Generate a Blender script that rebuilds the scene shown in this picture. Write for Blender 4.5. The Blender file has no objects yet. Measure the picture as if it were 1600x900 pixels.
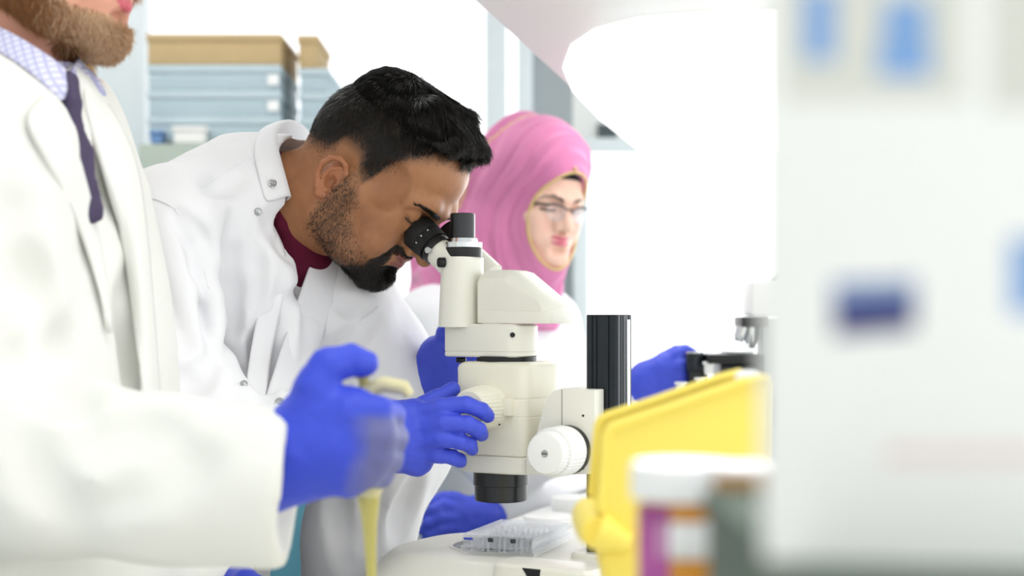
import bpy, bmesh, math, random
import numpy as np
from mathutils import Vector, Matrix

rng = np.random.default_rng(7)
random.seed(7)
SC = bpy.context.scene
COL = SC.collection

# ---------------------------------------------------------------- camera
FPX = 2222.0      # focal length in pixels of the 1600x900 frame
HY = 500.0        # image row of the horizon
ZC = 1.22         # camera height
cam_d = bpy.data.cameras.new('camera')
cam_d.sensor_width = 36.0
cam_d.lens = 36.0 * FPX / 1600.0
cam_d.shift_y = (HY - 450.0) / 1600.0
cam_d.clip_start = 0.02
cam_d.dof.use_dof = True
cam_d.dof.focus_distance = 1.59
cam_d.dof.aperture_fstop = 3.5
cam_d.dof.aperture_blades = 0
cam = bpy.data.objects.new('camera', cam_d)
cam.location = (0, 0, ZC)
cam.rotation_euler = (math.radians(90), 0, 0)
COL.objects.link(cam)
SC.camera = cam

# ---------------------------------------------------------------- sky, lights, exposure
W = bpy.data.worlds.new('world')
SC.world = W
W.use_nodes = True
wn = W.node_tree.nodes
wn['Background'].inputs[0].default_value = (0.97, 0.985, 1.0, 1)
wn['Background'].inputs[1].default_value = 1.5
SC.view_settings.view_transform = 'Standard'
SC.view_settings.look = 'None'
SC.view_settings.gamma = 1.0
SC.view_settings.use_curve_mapping = False
SC.view_settings.exposure = 0.36
SC.cycles.use_denoising = True
SC.cycles.max_bounces = 8
SC.cycles.transparent_max_bounces = 12


def area_light(name, loc, target, sx, sy, power, color=(1, 1, 1)):
    d = bpy.data.lights.new(name, 'AREA')
    d.shape = 'RECTANGLE'
    d.size = sx
    d.size_y = sy
    d.energy = power
    d.color = color
    o = bpy.data.objects.new(name, d)
    o.location = loc
    o.rotation_euler = (Vector(target) - Vector(loc)).to_track_quat('-Z', 'Y').to_euler()
    COL.objects.link(o)
    return o


# daylight just outside the window behind the bench, a front ceiling panel and an added rear fill
area_light('window_daylight', (1.85, 4.74, 1.32), (1.85, 0, 1.32), 3.2, 0.94, 34, (0.96, 0.98, 1.0))
area_light('ceiling_panel_front', (0.3, 0.6, 2.755), (0.3, 0.6, 0), 1.2, 0.6, 10, (1.0, 0.98, 0.95))
area_light('ceiling_panel_rear', (-0.95, 2.7, 2.755), (-0.95, 2.7, 0), 1.2, 0.6, 12, (1.0, 0.99, 0.97))  # unseen overhead fill, added to brighten the background


def P(px, py, d):
    """the point that the photograph shows at pixel (px, py), d metres away"""
    return Vector(((px - 800.0) / FPX * d, d, ZC + (HY - py) / FPX * d))


# ---------------------------------------------------------------- object helpers
def tag(o, label=None, cat=None, group=None, kind=None):
    if label: o['label'] = label
    if cat: o['category'] = cat
    if group: o['group'] = group
    if kind: o['kind'] = kind
    return o


def empty(name, loc=(0, 0, 0), label=None, cat=None, group=None):
    o = bpy.data.objects.new(name, None)
    o.location = loc
    o.empty_display_size = 0.05
    COL.objects.link(o)
    return tag(o, label, cat, group)


def link_mesh(name, me, mat, parent=None):
    o = bpy.data.objects.new(name, me)
    if mat is not None and not me.materials:
        me.materials.append(mat)
    COL.objects.link(o)
    if parent is not None:
        o.parent = parent
        # meshes are written in world coordinates: undo the parents' placement
        m = Matrix.Identity(4)
        q = parent
        chain = []
        while q is not None:
            chain.append(q)
            q = q.parent
        for q in reversed(chain):
            m = m @ q.matrix_parent_inverse @ q.matrix_basis
        o.matrix_parent_inverse = m.inverted()
    return o


def raw_mesh(name, verts, faces, smooth=True):
    me = bpy.data.meshes.new(name)
    me.from_pydata([tuple(v) for v in verts], [], [tuple(f) for f in faces])
    me.update()
    if smooth:
        me.polygons.foreach_set('use_smooth', np.ones(len(me.polygons), bool))
    return me


def np_mesh(name, V, F, smooth=True):
    """V (n,3), F (m,4) or (m,3) numpy arrays -> mesh"""
    me = bpy.data.meshes.new(name)
    n, m, k = len(V), len(F), F.shape[1]
    me.vertices.add(n)
    me.vertices.foreach_set('co', np.ascontiguousarray(V, np.float32).ravel())
    me.loops.add(m * k)
    me.loops.foreach_set('vertex_index', np.ascontiguousarray(F, np.int32).ravel())
    me.polygons.add(m)
    me.polygons.foreach_set('loop_start', np.arange(0, m * k, k, dtype=np.int32))
    me.update(calc_edges=True)
    me.validate()
    if smooth:
        me.polygons.foreach_set('use_smooth', np.ones(len(me.polygons), bool))
    return me


def set_color(me, C, name='Col'):
    a = me.color_attributes.new(name, 'FLOAT_COLOR', 'POINT')
    C4 = np.ones((len(C), 4), np.float32)
    C4[:, :3] = C
    a.data.foreach_set('color', C4.ravel())


def basis(zdir, xhint=(0, 0, 1)):
    z = Vector(zdir).normalized()
    x = Vector(xhint)
    x = x - z * x.dot(z)
    if x.length < 1e-5:
        x = Vector((1, 0, 0)) - z * z.x
    x.normalize()
    y = z.cross(x)
    return x, y, z


class MB:
    """collects shapes in a bmesh; build() links them as one mesh object"""
    def __init__(s):
        s.bm = bmesh.new()

    def ring_loft(s, rings, cap0=True, cap1=True, closed=True):
        vs = [[s.bm.verts.new(p) for p in r] for r in rings]
        n = len(vs[0])
        for a, b in zip(vs, vs[1:]):
            for i in range(n if closed else n - 1):
                j = (i + 1) % n
                s.bm.faces.new((a[i], a[j], b[j], b[i]))
        if cap0: s.bm.faces.new(list(reversed(vs[0])))
        if cap1: s.bm.faces.new(vs[-1])
        return s

    def lathe(s, origin, axis, prof, seg=32, xhint=(0, 0, 1), rib=0, ribdepth=0.0, ribrange=None, cap=True):
        """prof: [(distance along axis, radius)]; rib: number of grip ribs"""
        o = Vector(origin)
        x, y, z = basis(axis, xhint)
        rings = []
        n = seg if not rib else rib * 4
        for k, (t, r) in enumerate(prof):
            ring = []
            ribbed = rib and ribrange and ribrange[0] <= k <= ribrange[1]
            for i in range(n):
                a = 2 * math.pi * i / n
                rr = r
                if ribbed and (i % 4) in (2, 3):
                    rr = r - ribdepth
                ring.append(o + z * t + x * (rr * math.cos(a)) + y * (rr * math.sin(a)))
            rings.append(ring)
        return s.ring_loft(rings, cap, cap)

    def box(s, c, hx, hy, hz, ax=(1, 0, 0), ay=(0, 1, 0), az=(0, 0, 1)):
        c, ax, ay, az = Vector(c), Vector(ax), Vector(ay), Vector(az)
        q = []
        for k in (-1, 1):
            for (i, j) in ((-1, -1), (1, -1), (1, 1), (-1, 1)):
                q.append(s.bm.verts.new(c + ax * (i * hx) + ay * (j * hy) + az * (k * hz)))
        for f in ((3, 2, 1, 0), (4, 5, 6, 7), (0, 1, 5, 4), (1, 2, 6, 5), (2, 3, 7, 6), (3, 0, 4, 7)):
            s.bm.faces.new([q[i] for i in f])
        return s

    def prism(s, pts, vec):
        """polygon pts (Vectors) extruded along vec"""
        pts = [Vector(p) for p in pts]
        v = Vector(vec)
        return s.ring_loft([pts, [p + v for p in pts]])

    def tube(s, pts, r, seg=10, cap=True):
        pts = [Vector(p) for p in pts]
        rs = r if hasattr(r, '__len__') else [r] * len(pts)
        rings = []
        hint = None
        for i, p in enumerate(pts):
            d = (pts[min(i + 1, len(pts) - 1)] - pts[max(i - 1, 0)])
            x, y, z = basis(d, hint if hint is not None else (0.3, 0.2, 1))
            hint = x
            rings.append([p + x * (rs[i] * math.cos(2 * math.pi * k / seg)) + y * (rs[i] * math.sin(2 * math.pi * k / seg)) for k in range(seg)])
        return s.ring_loft(rings, cap, cap)

    def build(s, name, mat, parent=None, bevel=0.0, seg=2, smooth=True, angle=40, solid=0.0, sub=0):
        bmesh.ops.recalc_face_normals(s.bm, faces=s.bm.faces)
        if bevel > 0:
            ed = [e for e in s.bm.edges if len(e.link_faces) == 2 and e.calc_face_angle(0) > math.radians(28)]
            bmesh.ops.bevel(s.bm, geom=ed, offset=bevel, segments=seg, profile=0.6, affect='EDGES', clamp_overlap=True)
        me = bpy.data.meshes.new(name)
        s.bm.to_mesh(me)
        s.bm.free()
        if smooth:
            me.polygons.foreach_set('use_smooth', np.ones(len(me.polygons), bool))
            me.set_sharp_from_angle(angle=math.radians(angle))
        o = link_mesh(name, me, mat, parent)
        if solid:
            md = o.modifiers.new('thick', 'SOLIDIFY')
            md.thickness = solid
            md.offset = 0
        if sub:
            md = o.modifiers.new('sub', 'SUBSURF')
            md.levels = sub
            md.render_levels = sub
        return o


def superellipse(n, a, b, e, cx=0.0, cy=0.0):
    out = []
    for i in range(n):
        t = 2 * math.pi * i / n
        c, s_ = math.cos(t), math.sin(t)
        out.append((cx + a * math.copysign(abs(c) ** (2 / e), c), cy + b * math.copysign(abs(s_) ** (2 / e), s_)))
    return out


# ---------------------------------------------------------------- materials
def lin(h):
    h = h.lstrip('#')
    out = []
    for i in (0, 2, 4):
        c = int(h[i:i + 2], 16) / 255
        out.append(c / 12.92 if c <= 0.04045 else ((c + 0.055) / 1.055) ** 2.4)
    return tuple(out)


MATS = {}


def mat(name, color, rough=0.5, noise=0.04, scale=30.0, bump=0.0, bscale=200.0, metal=0.0, spec=0.5,
        attr=None, trans=0.0, alpha=1.0, emit=0.0, sss=0.0, sssr=(1, .4, .25), sheen=0.0, ior=1.45, coat=0.0, transl=None, bdist=0.002):
    m = bpy.data.materials.new(name)
    m.use_nodes = True
    nt = m.node_tree
    b = nt.nodes['Principled BSDF']
    c = lin(color) if isinstance(color, str) else color
    b.inputs['Roughness'].default_value = rough
    b.inputs['Metallic'].default_value = metal
    b.inputs['Specular IOR Level'].default_value = spec
    b.inputs['IOR'].default_value = ior
    tc = nt.nodes.new('ShaderNodeTexCoord')
    nz = nt.nodes.new('ShaderNodeTexNoise')
    nz.inputs['Scale'].default_value = scale
    nz.inputs['Detail'].default_value = 3
    nt.links.new(tc.outputs['Object'], nz.inputs['Vector'])
    mr = nt.nodes.new('ShaderNodeMapRange')
    mr.inputs['To Min'].default_value = 1 - noise
    mr.inputs['To Max'].default_value = 1 + noise
    nt.links.new(nz.outputs['Fac'], mr.inputs['Value'])
    mx = nt.nodes.new('ShaderNodeMix')
    mx.data_type = 'RGBA'
    mx.blend_type = 'MULTIPLY'
    mx.inputs[0].default_value = 1.0
    if attr:
        at = nt.nodes.new('ShaderNodeVertexColor')
        at.layer_name = attr
        nt.links.new(at.outputs['Color'], mx.inputs[6])
    else:
        mx.inputs[6].default_value = (*c, 1)
    nt.links.new(mr.outputs['Result'], mx.inputs[7])
    nt.links.new(mx.outputs[2], b.inputs['Base Color'])
    if bump > 0:
        n2 = nt.nodes.new('ShaderNodeTexNoise')
        n2.inputs['Scale'].default_value = bscale
        n2.inputs['Detail'].default_value = 4
        nt.links.new(tc.outputs['Object'], n2.inputs['Vector'])
        bp = nt.nodes.new('ShaderNodeBump')
        bp.inputs['Strength'].default_value = bump
        bp.inputs['Distance'].default_value = bdist
        nt.links.new(n2.outputs['Fac'], bp.inputs['Height'])
        nt.links.new(bp.outputs['Normal'], b.inputs['Normal'])
    if trans: b.inputs['Transmission Weight'].default_value = trans
    if alpha < 1: b.inputs['Alpha'].default_value = alpha
    if coat: b.inputs['Coat Weight'].default_value = coat
    if sheen: b.inputs['Sheen Weight'].default_value = sheen
    if sss:
        b.inputs['Subsurface Weight'].default_value = sss
        b.inputs['Subsurface Radius'].default_value = sssr
        b.inputs['Subsurface Scale'].default_value = 0.006
    if emit:
        b.inputs['Emission Color'].default_value = (*c, 1)
        b.inputs['Emission Strength'].default_value = emit
    if transl:      # thin cloth: part of the light comes through
        out = nt.nodes['Material Output']
        tr = nt.nodes.new('ShaderNodeBsdfTranslucent')
        nt.links.new(mx.outputs[2], tr.inputs['Color'])
        ms = nt.nodes.new('ShaderNodeMixShader')
        ms.inputs[0].default_value = transl
        nt.links.new(b.outputs[0], ms.inputs[1])
        nt.links.new(tr.outputs[0], ms.inputs[2])
        nt.links.new(ms.outputs[0], out.inputs[0])
    MATS[name] = m
    return m


mat('wall_paint', '#eef0ee', 0.7, 0.02, 4)
mat('floor_vinyl', '#b9bfc0', 0.4, 0.06, 20)
mat('window_frame', '#eaf2f6', 0.4, 0.02)
mat('bench_laminate', '#f0f0ec', 0.35, 0.02, 8)
mat('cream_plastic', '#eceade', 0.34, 0.015, 40, 0.05, 900, bdist=0.0003)
mat('ivory_plastic', '#eeebd9', 0.4, 0.015, 40)
mat('white_plastic', '#f3f3f0', 0.35, 0.015, 40)
mat('black_plastic', '#0b0c0d', 0.38, 0.06, 60)
mat('black_rubber', '#141516', 0.6, 0.1, 90, 0.1, 400)
mat('black_metal', '#15181c', 0.32, 0.08, 60, spec=0.7)
mat('anodised', '#20262c', 0.3, 0.05, 60, metal=0.3)
mat('chrome', '#d9dbdc', 0.16, 0.02, 60, metal=1.0)
mat('steel', '#b7b9ba', 0.3, 0.05, 60, metal=1.0)
mat('seam', '#8f8d84', 0.6, 0.05)
mat('grey_glass', '#6c7174', 0.25, 0.05)
mat('clear_plastic', '#fbfdff', 0.05, 0.0, 10, trans=1.0, ior=1.2)
mat('print_blue', '#3346b8', 0.5, 0.05)
mat('print_dark', '#33363a', 0.5, 0.05)
mat('coat_white', '#ececef', 0.8, 0.012, 9, 0.14, 45, sheen=0.1, spec=0.2, bdist=0.004)
mat('coat_cream', '#ebebe5', 0.8, 0.012, 9, 0.08, 30, sheen=0.1, spec=0.2, bdist=0.004)
mat('coat_lining', '#d9d2d0', 0.8, 0.02, 9, spec=0.2)
mat('maroon', '#5c1730', 0.85, 0.10, 300, 0.15, 900, spec=0.2, bdist=0.0006)
mat('nitrile', '#4354d4', 0.5, 0.05, 14, 0.22, 75, spec=0.45, bdist=0.0035)
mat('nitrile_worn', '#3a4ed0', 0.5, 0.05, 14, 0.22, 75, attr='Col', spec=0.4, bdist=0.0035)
mat('nitrile_dark', '#2f3fbf', 0.42, 0.05, 14, 0.22, 75, spec=0.45, bdist=0.0035)
mat('skin', '#a8744f', 0.45, 0.07, 130, 0.35, 600, attr='Col', sss=0.12, spec=0.45, bdist=0.0006)
mat('hair_black', '#201c18', 0.30, 0.35, 300, spec=0.7)
mat('hair_under', '#0b0a09', 0.9, 0.2, 300, spec=0.1)
mat('beard_ginger', '#a06c42', 0.45, 0.35, 300, spec=0.4)
mat('beard_blond', '#d9b592', 0.45, 0.25, 300, spec=0.4)
# ---------------------------------------------------------------- signed-distance sculpting
class Field:
    """a block of voxels; shapes are blended in (add) or carved out (sub), then meshed"""
    def __init__(s, lo, hi, h):
        s.h = h
        s.lo = np.array(lo, np.float32)
        n = np.ceil((np.array(hi) - np.array(lo)) / h).astype(int) + 1
        s.n = n
        s.ax = [s.lo[i] + h * np.arange(n[i], dtype=np.float32) for i in range(3)]
        s.D = np.full(tuple(n), 1.0, np.float32)

    def _win(s, lo, hi, pad):
        i0 = np.clip(np.floor((np.array(lo) - pad - s.lo) / s.h).astype(int), 0, s.n)
        i1 = np.clip(np.ceil((np.array(hi) + pad - s.lo) / s.h).astype(int) + 1, 0, s.n)
        if np.any(i1 <= i0):
            return None, None
        sl = tuple(slice(a, b) for a, b in zip(i0, i1))
        X = s.ax[0][sl[0]][:, None, None]
        Y = s.ax[1][sl[1]][None, :, None]
        Z = s.ax[2][sl[2]][None, None, :]
        return sl, (X, Y, Z)

    def _blend(s, sl, d, k, op):
        a = s.D[sl]
        if op == 'sub':      # max(D, -d) = -min(-D, d)
            a = -a
            m = np.minimum(a, d)
            if k > 0:
                h = np.maximum(k - np.abs(a - d), 0) / k
                m = m - h * h * k * 0.25
            s.D[sl] = -m
            return
        m = np.minimum(a, d)
        if k > 0:
            h = np.maximum(k - np.abs(a - d), 0) / k
            m = m - h * h * k * 0.25
        s.D[sl] = m

    def ell(s, c, r, k=0.0, op='add', R=None, pad=None):
        """ellipsoid; R = 3x3 with the ellipsoid's axes as columns"""
        c = np.array(c, float)
        r = np.array([r] * 3 if np.isscalar(r) else r, float)
        rm = r.max()
        e = rm if R is not None else r
        sl, g = s._win(c - e, c + e, (k + 2 * s.h) if pad is None else pad)
        if sl is None: return s
        X, Y, Z = g[0] - c[0], g[1] - c[1], g[2] - c[2]
        if R is not None:
            R = np.array(R, float)
            X, Y, Z = (X * R[0, i] + Y * R[1, i] + Z * R[2, i] for i in range(3))
        q0 = np.sqrt((X / r[0]) ** 2 + (Y / r[1]) ** 2 + (Z / r[2]) ** 2) + 1e-6
        q1 = np.sqrt((X / r[0] ** 2) ** 2 + (Y / r[1] ** 2) ** 2 + (Z / r[2] ** 2) ** 2) + 1e-9
        d = q0 * (q0 - 1.0) / q1
        d = np.maximum(d, -r.min()).astype(np.float32)
        s._blend(sl, d, k, op)
        return s

    def cap(s, a, b, ra, rb, k=0.0, op='add', flat=None):
        """tapered capsule; flat=(axis vector, factor): squashed along that axis"""
        a, b = np.array(a, float), np.array(b, float)
        rm = max(ra, rb)
        sl, g = s._win(np.minimum(a, b) - rm, np.maximum(a, b) + rm, k + 2 * s.h)
        if sl is None: return s
        ab = b - a
        L2 = max(float(ab @ ab), 1e-12)
        X, Y, Z = g[0] - a[0], g[1] - a[1], g[2] - a[2]
        t = np.clip((X * ab[0] + Y * ab[1] + Z * ab[2]) / L2, 0, 1)
        X, Y, Z = X - t * ab[0], Y - t * ab[1], Z - t * ab[2]
        if flat is not None:
            u, f = np.array(flat[0], float), flat[1]
            u = u / np.linalg.norm(u)
            q = (X * u[0] + Y * u[1] + Z * u[2]) * (1.0 / f - 1.0)
            X, Y, Z = X + q * u[0], Y + q * u[1], Z + q * u[2]
        d = np.sqrt(X * X + Y * Y + Z * Z) - (ra + t * (rb - ra))
        if flat is not None: d = d * min(1.0, flat[1])
        s._blend(sl, d.astype(np.float32), k, op)
        return s

    def chain(s, pts, rs, k=0.0, op='add', flat=None):
        pts = [np.array(p, float) for p in pts]
        if np.isscalar(rs): rs = [rs] * len(pts)
        for i in range(len(pts) - 1):
            s.cap(pts[i], pts[i + 1], rs[i], rs[i + 1], k, op, flat)
        return s

    def half(s, p, n, k=0.0):
        """cuts away everything on the side of the plane that n points to"""
        n = np.array(n, float)
        n /= np.linalg.norm(n)
        X, Y, Z = s.ax[0][:, None, None], s.ax[1][None, :, None], s.ax[2][None, None, :]
        d = ((X - p[0]) * n[0] + (Y - p[1]) * n[1] + (Z - p[2]) * n[2]).astype(np.float32)
        m = np.maximum(s.D, d)
        if k > 0:
            h = np.maximum(k - np.abs(s.D - d), 0) / k
            m = m + h * h * k * 0.25
        s.D = m
        return s

    def grid(s):
        return s.ax[0][:, None, None], s.ax[1][None, :, None], s.ax[2][None, None, :]

    def mesh(s):
        """naive surface nets -> V, F(quads)"""
        D = s.D
        h = s.h
        # closed at the borders
        for a in range(3):
            sl = [slice(None)] * 3
            for e in (0, -1):
                sl[a] = e
                D[tuple(sl)] = np.maximum(D[tuple(sl)], h * 0.5)
        n = np.array(D.shape)
        ins = D < 0
        cx, cy, cz = n - 1
        cnt = np.zeros((cx, cy, cz), np.int8)
        for dx in (0, 1):
            for dy in (0, 1):
                for dz in (0, 1):
                    cnt += ins[dx:dx + cx, dy:dy + cy, dz:dz + cz]
        act = (cnt > 0) & (cnt < 8)
        idx = np.argwhere(act)
        vid = np.full((cx, cy, cz), -1, np.int32)
        vid[act] = np.arange(len(idx), dtype=np.int32)
        acc = np.zeros((len(idx), 3), np.float32)
        num = np.zeros(len(idx), np.float32)
        corners = [(x, y, z) for x in (0, 1) for y in (0, 1) for z in (0, 1)]
        cv = {c: D[idx[:, 0] + c[0], idx[:, 1] + c[1], idx[:, 2] + c[2]] for c in corners}
        for c in corners:
            for a in range(3):
                if c[a] == 0:
                    e = list(c)
                    e[a] = 1
                    e = tuple(e)
                    v0, v1 = cv[c], cv[e]
                    m = (v0 < 0) != (v1 < 0)
                    t = np.where(m, v0 / np.where(m, v0 - v1, 1), 0)
                    p = np.zeros((len(idx), 3), np.float32)
                    p[:] = c
                    p[:, a] = t
                    acc += p * m[:, None]
                    num += m
        V = (idx + acc / num[:, None]) * h + s.lo
        F = []
        for a in range(3):
            b, c = (a + 1) % 3, (a + 2) % 3
            sl0 = [slice(None)] * 3
            sl1 = [slice(None)] * 3
            sl0[a] = slice(0, n[a] - 1)
            sl1[a] = slice(1, n[a])
            i0, i1 = ins[tuple(sl0)], ins[tuple(sl1)]
            ch = i0 != i1
            ch_in = i0
            q = np.argwhere(ch)
            ok = (q[:, b] > 0) & (q[:, c] > 0) & (q[:, b] < n[b] - 1) & (q[:, c] < n[c] - 1)
            q = q[ok]
            st = ch_in[q[:, 0], q[:, 1], q[:, 2]]
            def vi(db, dc):
                r = q.copy()
                r[:, b] += db
                r[:, c] += dc
                return vid[r[:, 0], r[:, 1], r[:, 2]]
            f = np.stack([vi(-1, -1), vi(0, -1), vi(0, 0), vi(-1, 0)], 1)
            f[~st] = f[~st][:, ::-1]
            F.append(f)
        F = np.concatenate(F)
        F = F[(F >= 0).all(1)]
        return V.astype(np.float32), F


def relax(V, F, it=2, lam=0.5):
    """light Laplacian smoothing of a quad mesh"""
    E = np.concatenate([F[:, [0, 1]], F[:, [1, 2]], F[:, [2, 3]], F[:, [3, 0]]])
    n = len(V)
    deg = np.bincount(E[:, 0], minlength=n) + np.bincount(E[:, 1], minlength=n)
    deg = np.maximum(deg, 1)[:, None]
    for _ in range(it):
        S = np.zeros((n, 3))
        for a in range(3):
            S[:, a] = np.bincount(E[:, 0], V[E[:, 1], a], n) + np.bincount(E[:, 1], V[E[:, 0], a], n)
        V = V + lam * (S / deg - V)
    return V.astype(np.float32)


def vnormals(V, F):
    a, b = V[F[:, 2]] - V[F[:, 0]], V[F[:, 3]] - V[F[:, 1]]
    fn = np.cross(a, b)
    N = np.zeros_like(V)
    for i in range(4):
        for ax in range(3):
            N[:, ax] += np.bincount(F[:, i], fn[:, ax], len(V))
    return N / (np.linalg.norm(N, axis=1, keepdims=True) + 1e-12)


def sstep(a, b, x):
    t = np.clip((x - a) / (b - a), 0, 1)
    return t * t * (3 - 2 * t)


def vnoise(p, freq, seed=0):
    """cheap smooth value noise on points (n,3) -> [-1,1]"""
    q = np.asarray(p, np.float64) * freq + seed * 17.31
    i = np.floor(q).astype(np.int64)
    f = q - i
    f = f * f * (3 - 2 * f)
    def hsh(a):
        h = (a[:, 0] * 374761393 + a[:, 1] * 668265263 + a[:, 2] * 2147483647 + seed * 144665) & 0xffffffff
        h = ((h ^ (h >> 13)) * 1274126177) & 0xffffffff
        return ((h ^ (h >> 16)) & 0xffff) / 32767.5 - 1
    out = 0
    for dx in (0, 1):
        for dy in (0, 1):
            for dz in (0, 1):
                w = (f[:, 0] if dx else 1 - f[:, 0]) * (f[:, 1] if dy else 1 - f[:, 1]) * (f[:, 2] if dz else 1 - f[:, 2])
                out = out + w * hsh(i + np.array([dx, dy, dz]))
    return out


def sdf_object(name, fld, mat_, parent=None, M=None, it=1, color=None, disp=None):
    V, F = fld.mesh()
    if it: V = relax(V, F, it)
    if disp is not None:
        V = (V + vnormals(V, F) * disp(V)[:, None]).astype(np.float32)
    L = V
    if M is not None:
        A = np.array(M)
        V = V @ A[:3, :3].T + A[:3, 3]
    me = np_mesh(name, V, F)
    if color is not None:
        set_color(me, color(L))
    o = link_mesh(name, me, mat_, parent)
    return o, L, F


def strands_mesh(name, roots, dirs, lens, width, nseg, mat_, parent, bend=None, jitter=0.15, M=None, grav=None):
    """many tapered three-sided hairs in one mesh. roots, dirs (n,3); bend (n,3) is added along the length"""
    n = len(roots)
    dirs = dirs / (np.linalg.norm(dirs, axis=1, keepdims=True) + 1e-9)
    dirs = dirs + rng.normal(0, jitter, (n, 3))
    dirs /= np.linalg.norm(dirs, axis=1, keepdims=True)
    lens = np.broadcast_to(lens, (n,))[:, None]
    width = np.broadcast_to(width, (n,))[:, None]
    up = np.cross(dirs, rng.normal(0, 1, (n, 3)))
    up /= np.linalg.norm(up, axis=1, keepdims=True) + 1e-9
    sd = np.cross(dirs, up)
    rings = []
    for k in range(nseg + 1):
        t = k / nseg
        c = roots + dirs * lens * t
        if bend is not None: c = c + bend * lens * t * t
        w = width * (1 - 0.85 * t ** 1.5)
        for j in range(3):
            a = 2 * math.pi * j / 3
            rings.append(c + up * w * math.cos(a) + sd * w * math.sin(a))
    V = np.stack(rings, 1)          # n, 3*(nseg+1), 3
    m = 3 * (nseg + 1)
    F = []
    for k in range(nseg):
        for j in range(3):
            j2 = (j + 1) % 3
            F.append((k * 3 + j, k * 3 + j2, k * 3 + 3 + j2, k * 3 + 3 + j))
    F = np.array(F)[None] + (np.arange(n) * m)[:, None, None]
    V = V.reshape(-1, 3)
    if M is not None:
        A = np.array(M)
        V = V @ A[:3, :3].T + A[:3, 3]
    me = np_mesh(name, V, F.reshape(-1, 4))
    return link_mesh(name, me, mat_, parent)
# ---------------------------------------------------------------- the room
def structure(mb, name, m, parent=None, **kw):
    o = mb.build(name, MATS[m], parent, **kw)
    if parent is None: tag(o, kind='structure')
    return o

BACK = 4.6
mb = MB(); mb.box((0.4, 1.55, -0.05), 3.2, 3.15, 0.05); structure(mb, 'floor', 'floor_vinyl', smooth=False)
# back wall: a low sill wall, the window band above it, a lintel
mb = MB(); mb.box((0.4, BACK + 0.06, 0.42), 3.2, 0.06, 0.42); structure(mb, 'wall_back', 'wall_paint', smooth=False)
mb = MB(); mb.box((0.4, 1.55, 2.81), 3.2, 3.15, 0.05); structure(mb, 'ceiling', 'wall_paint', smooth=False)
mb = MB(); mb.box((0.4, -1.55, 0.775), 3.2, 0.05, 0.775); structure(mb, 'wall_front', 'wall_paint', smooth=False)   # sill below the windows behind the camera
mb = MB(); mb.box((-2.75, 1.55, 1.38), 0.05, 3.05, 1.38); structure(mb, 'wall_left', 'wall_paint', smooth=False)


def window(n, x0, x1, z0, z1, y, mull=()):
    o = empty('window_%d' % n, ((x0 + x1) / 2, y, z0))
    tag(o, kind='structure')
    w = 0.05
    m = MB()
    m.box(((x0 + x1) / 2, y, z0 + w / 2), (x1 - x0) / 2, 0.04, w / 2)
    m.box(((x0 + x1) / 2, y, z1 - w / 2), (x1 - x0) / 2, 0.04, w / 2)
    m.box((x0 + w / 2, y, (z0 + z1) / 2), w / 2, 0.04, (z1 - z0) / 2 - w)
    m.box((x1 - w / 2, y, (z0 + z1) / 2), w / 2, 0.04, (z1 - z0) / 2 - w)
    m.build('window_frame', MATS['window_frame'], o, bevel=0.004)
    xs = [x0 + w] + list(mull) + [x1 - w]
    for q in mull:
        m = MB(); m.box((q, y, (z0 + z1) / 2), 0.035, 0.03, (z1 - z0) / 2 - w); m.build('mullion', MATS['window_frame'], o, bevel=0.004)
    for a, b in zip(xs, xs[1:]):
        m = MB(); m.box(((a + b) / 2, y, (z0 + z1) / 2), (b - a) / 2 - 0.03, 0.003, (z1 - z0) / 2 - w - 0.005); m.build('pane', MATS['pane'], o, smooth=False)
    return o


def pane_material():
    m = bpy.data.materials.new('pane')
    m.use_nodes = True
    nt = m.node_tree
    nt.nodes.clear()
    o = nt.nodes.new('ShaderNodeOutputMaterial')
    t = nt.nodes.new('ShaderNodeBsdfTransparent')
    g = nt.nodes.new('ShaderNodeBsdfGlossy'); g.inputs['Roughness'].default_value = 0.02
    lw = nt.nodes.new('ShaderNodeFresnel'); lw.inputs['IOR'].default_value = 1.3
    x = nt.nodes.new('ShaderNodeMixShader')
    nt.links.new(lw.outputs[0], x.inputs[0]); nt.links.new(t.outputs[0], x.inputs[1]); nt.links.new(g.outputs[0], x.inputs[2]); nt.links.new(x.outputs[0], o.inputs[0])
    MATS['pane'] = m


pane_material()
xa, xb = P(206, 0, BACK).x, P(832, 0, BACK).x
window(1, xa, xb, 0.84, 2.75, BACK, mull=(P(775, 0, BACK).x,))
PW = 0.13
window(2, xb + PW, 3.5, 0.84, P(0, 232, BACK).z + 0.03, BACK, mull=(2.2,))
# pier between the two windows and the wall over the second one
mb = MB(); mb.box((xb + PW / 2, BACK + 0.06, 1.8), PW / 2, 0.06, 0.96); mat('pier_grey', '#a9b1b5', 0.7, 0.03, 4); structure(mb, 'wall_pier', 'pier_grey', smooth=False)
zt = P(0, 232, BACK).z + 0.03
mb = MB(); mb.box(((xb + PW + 3.6) / 2, BACK + 0.06, (zt + 2.76) / 2), (3.6 - xb - PW) / 2, 0.06, (2.76 - zt) / 2); structure(mb, 'wall_lintel', 'wall_paint', smooth=False)
# white post and wood trim left of the window
mb = MB(); mb.box(((P(160, 0, 4.0).x + P(226, 0, 4.0).x) / 2, 4.0, 1.38), 0.062, 0.06, 1.38); structure(mb, 'trim_1', 'window_frame', bevel=0.006)
mat('oak', '#b08a5c', 0.55, 0.15, 12)
mb = MB(); mb.box((P(142, 0, 4.2).x, 4.2, 1.38), 0.045, 0.04, 1.38); structure(mb, 'trim_2', 'oak', bevel=0.004)
mat('olive_cupboard', '#8f8d74', 0.55, 0.06, 12)
mb = MB(); mb.box((P(60, 0, 4.3).x, 4.3, 1.38), 0.16, 0.1, 1.38); structure(mb, 'trim_3', 'olive_cupboard', bevel=0.004)

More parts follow.
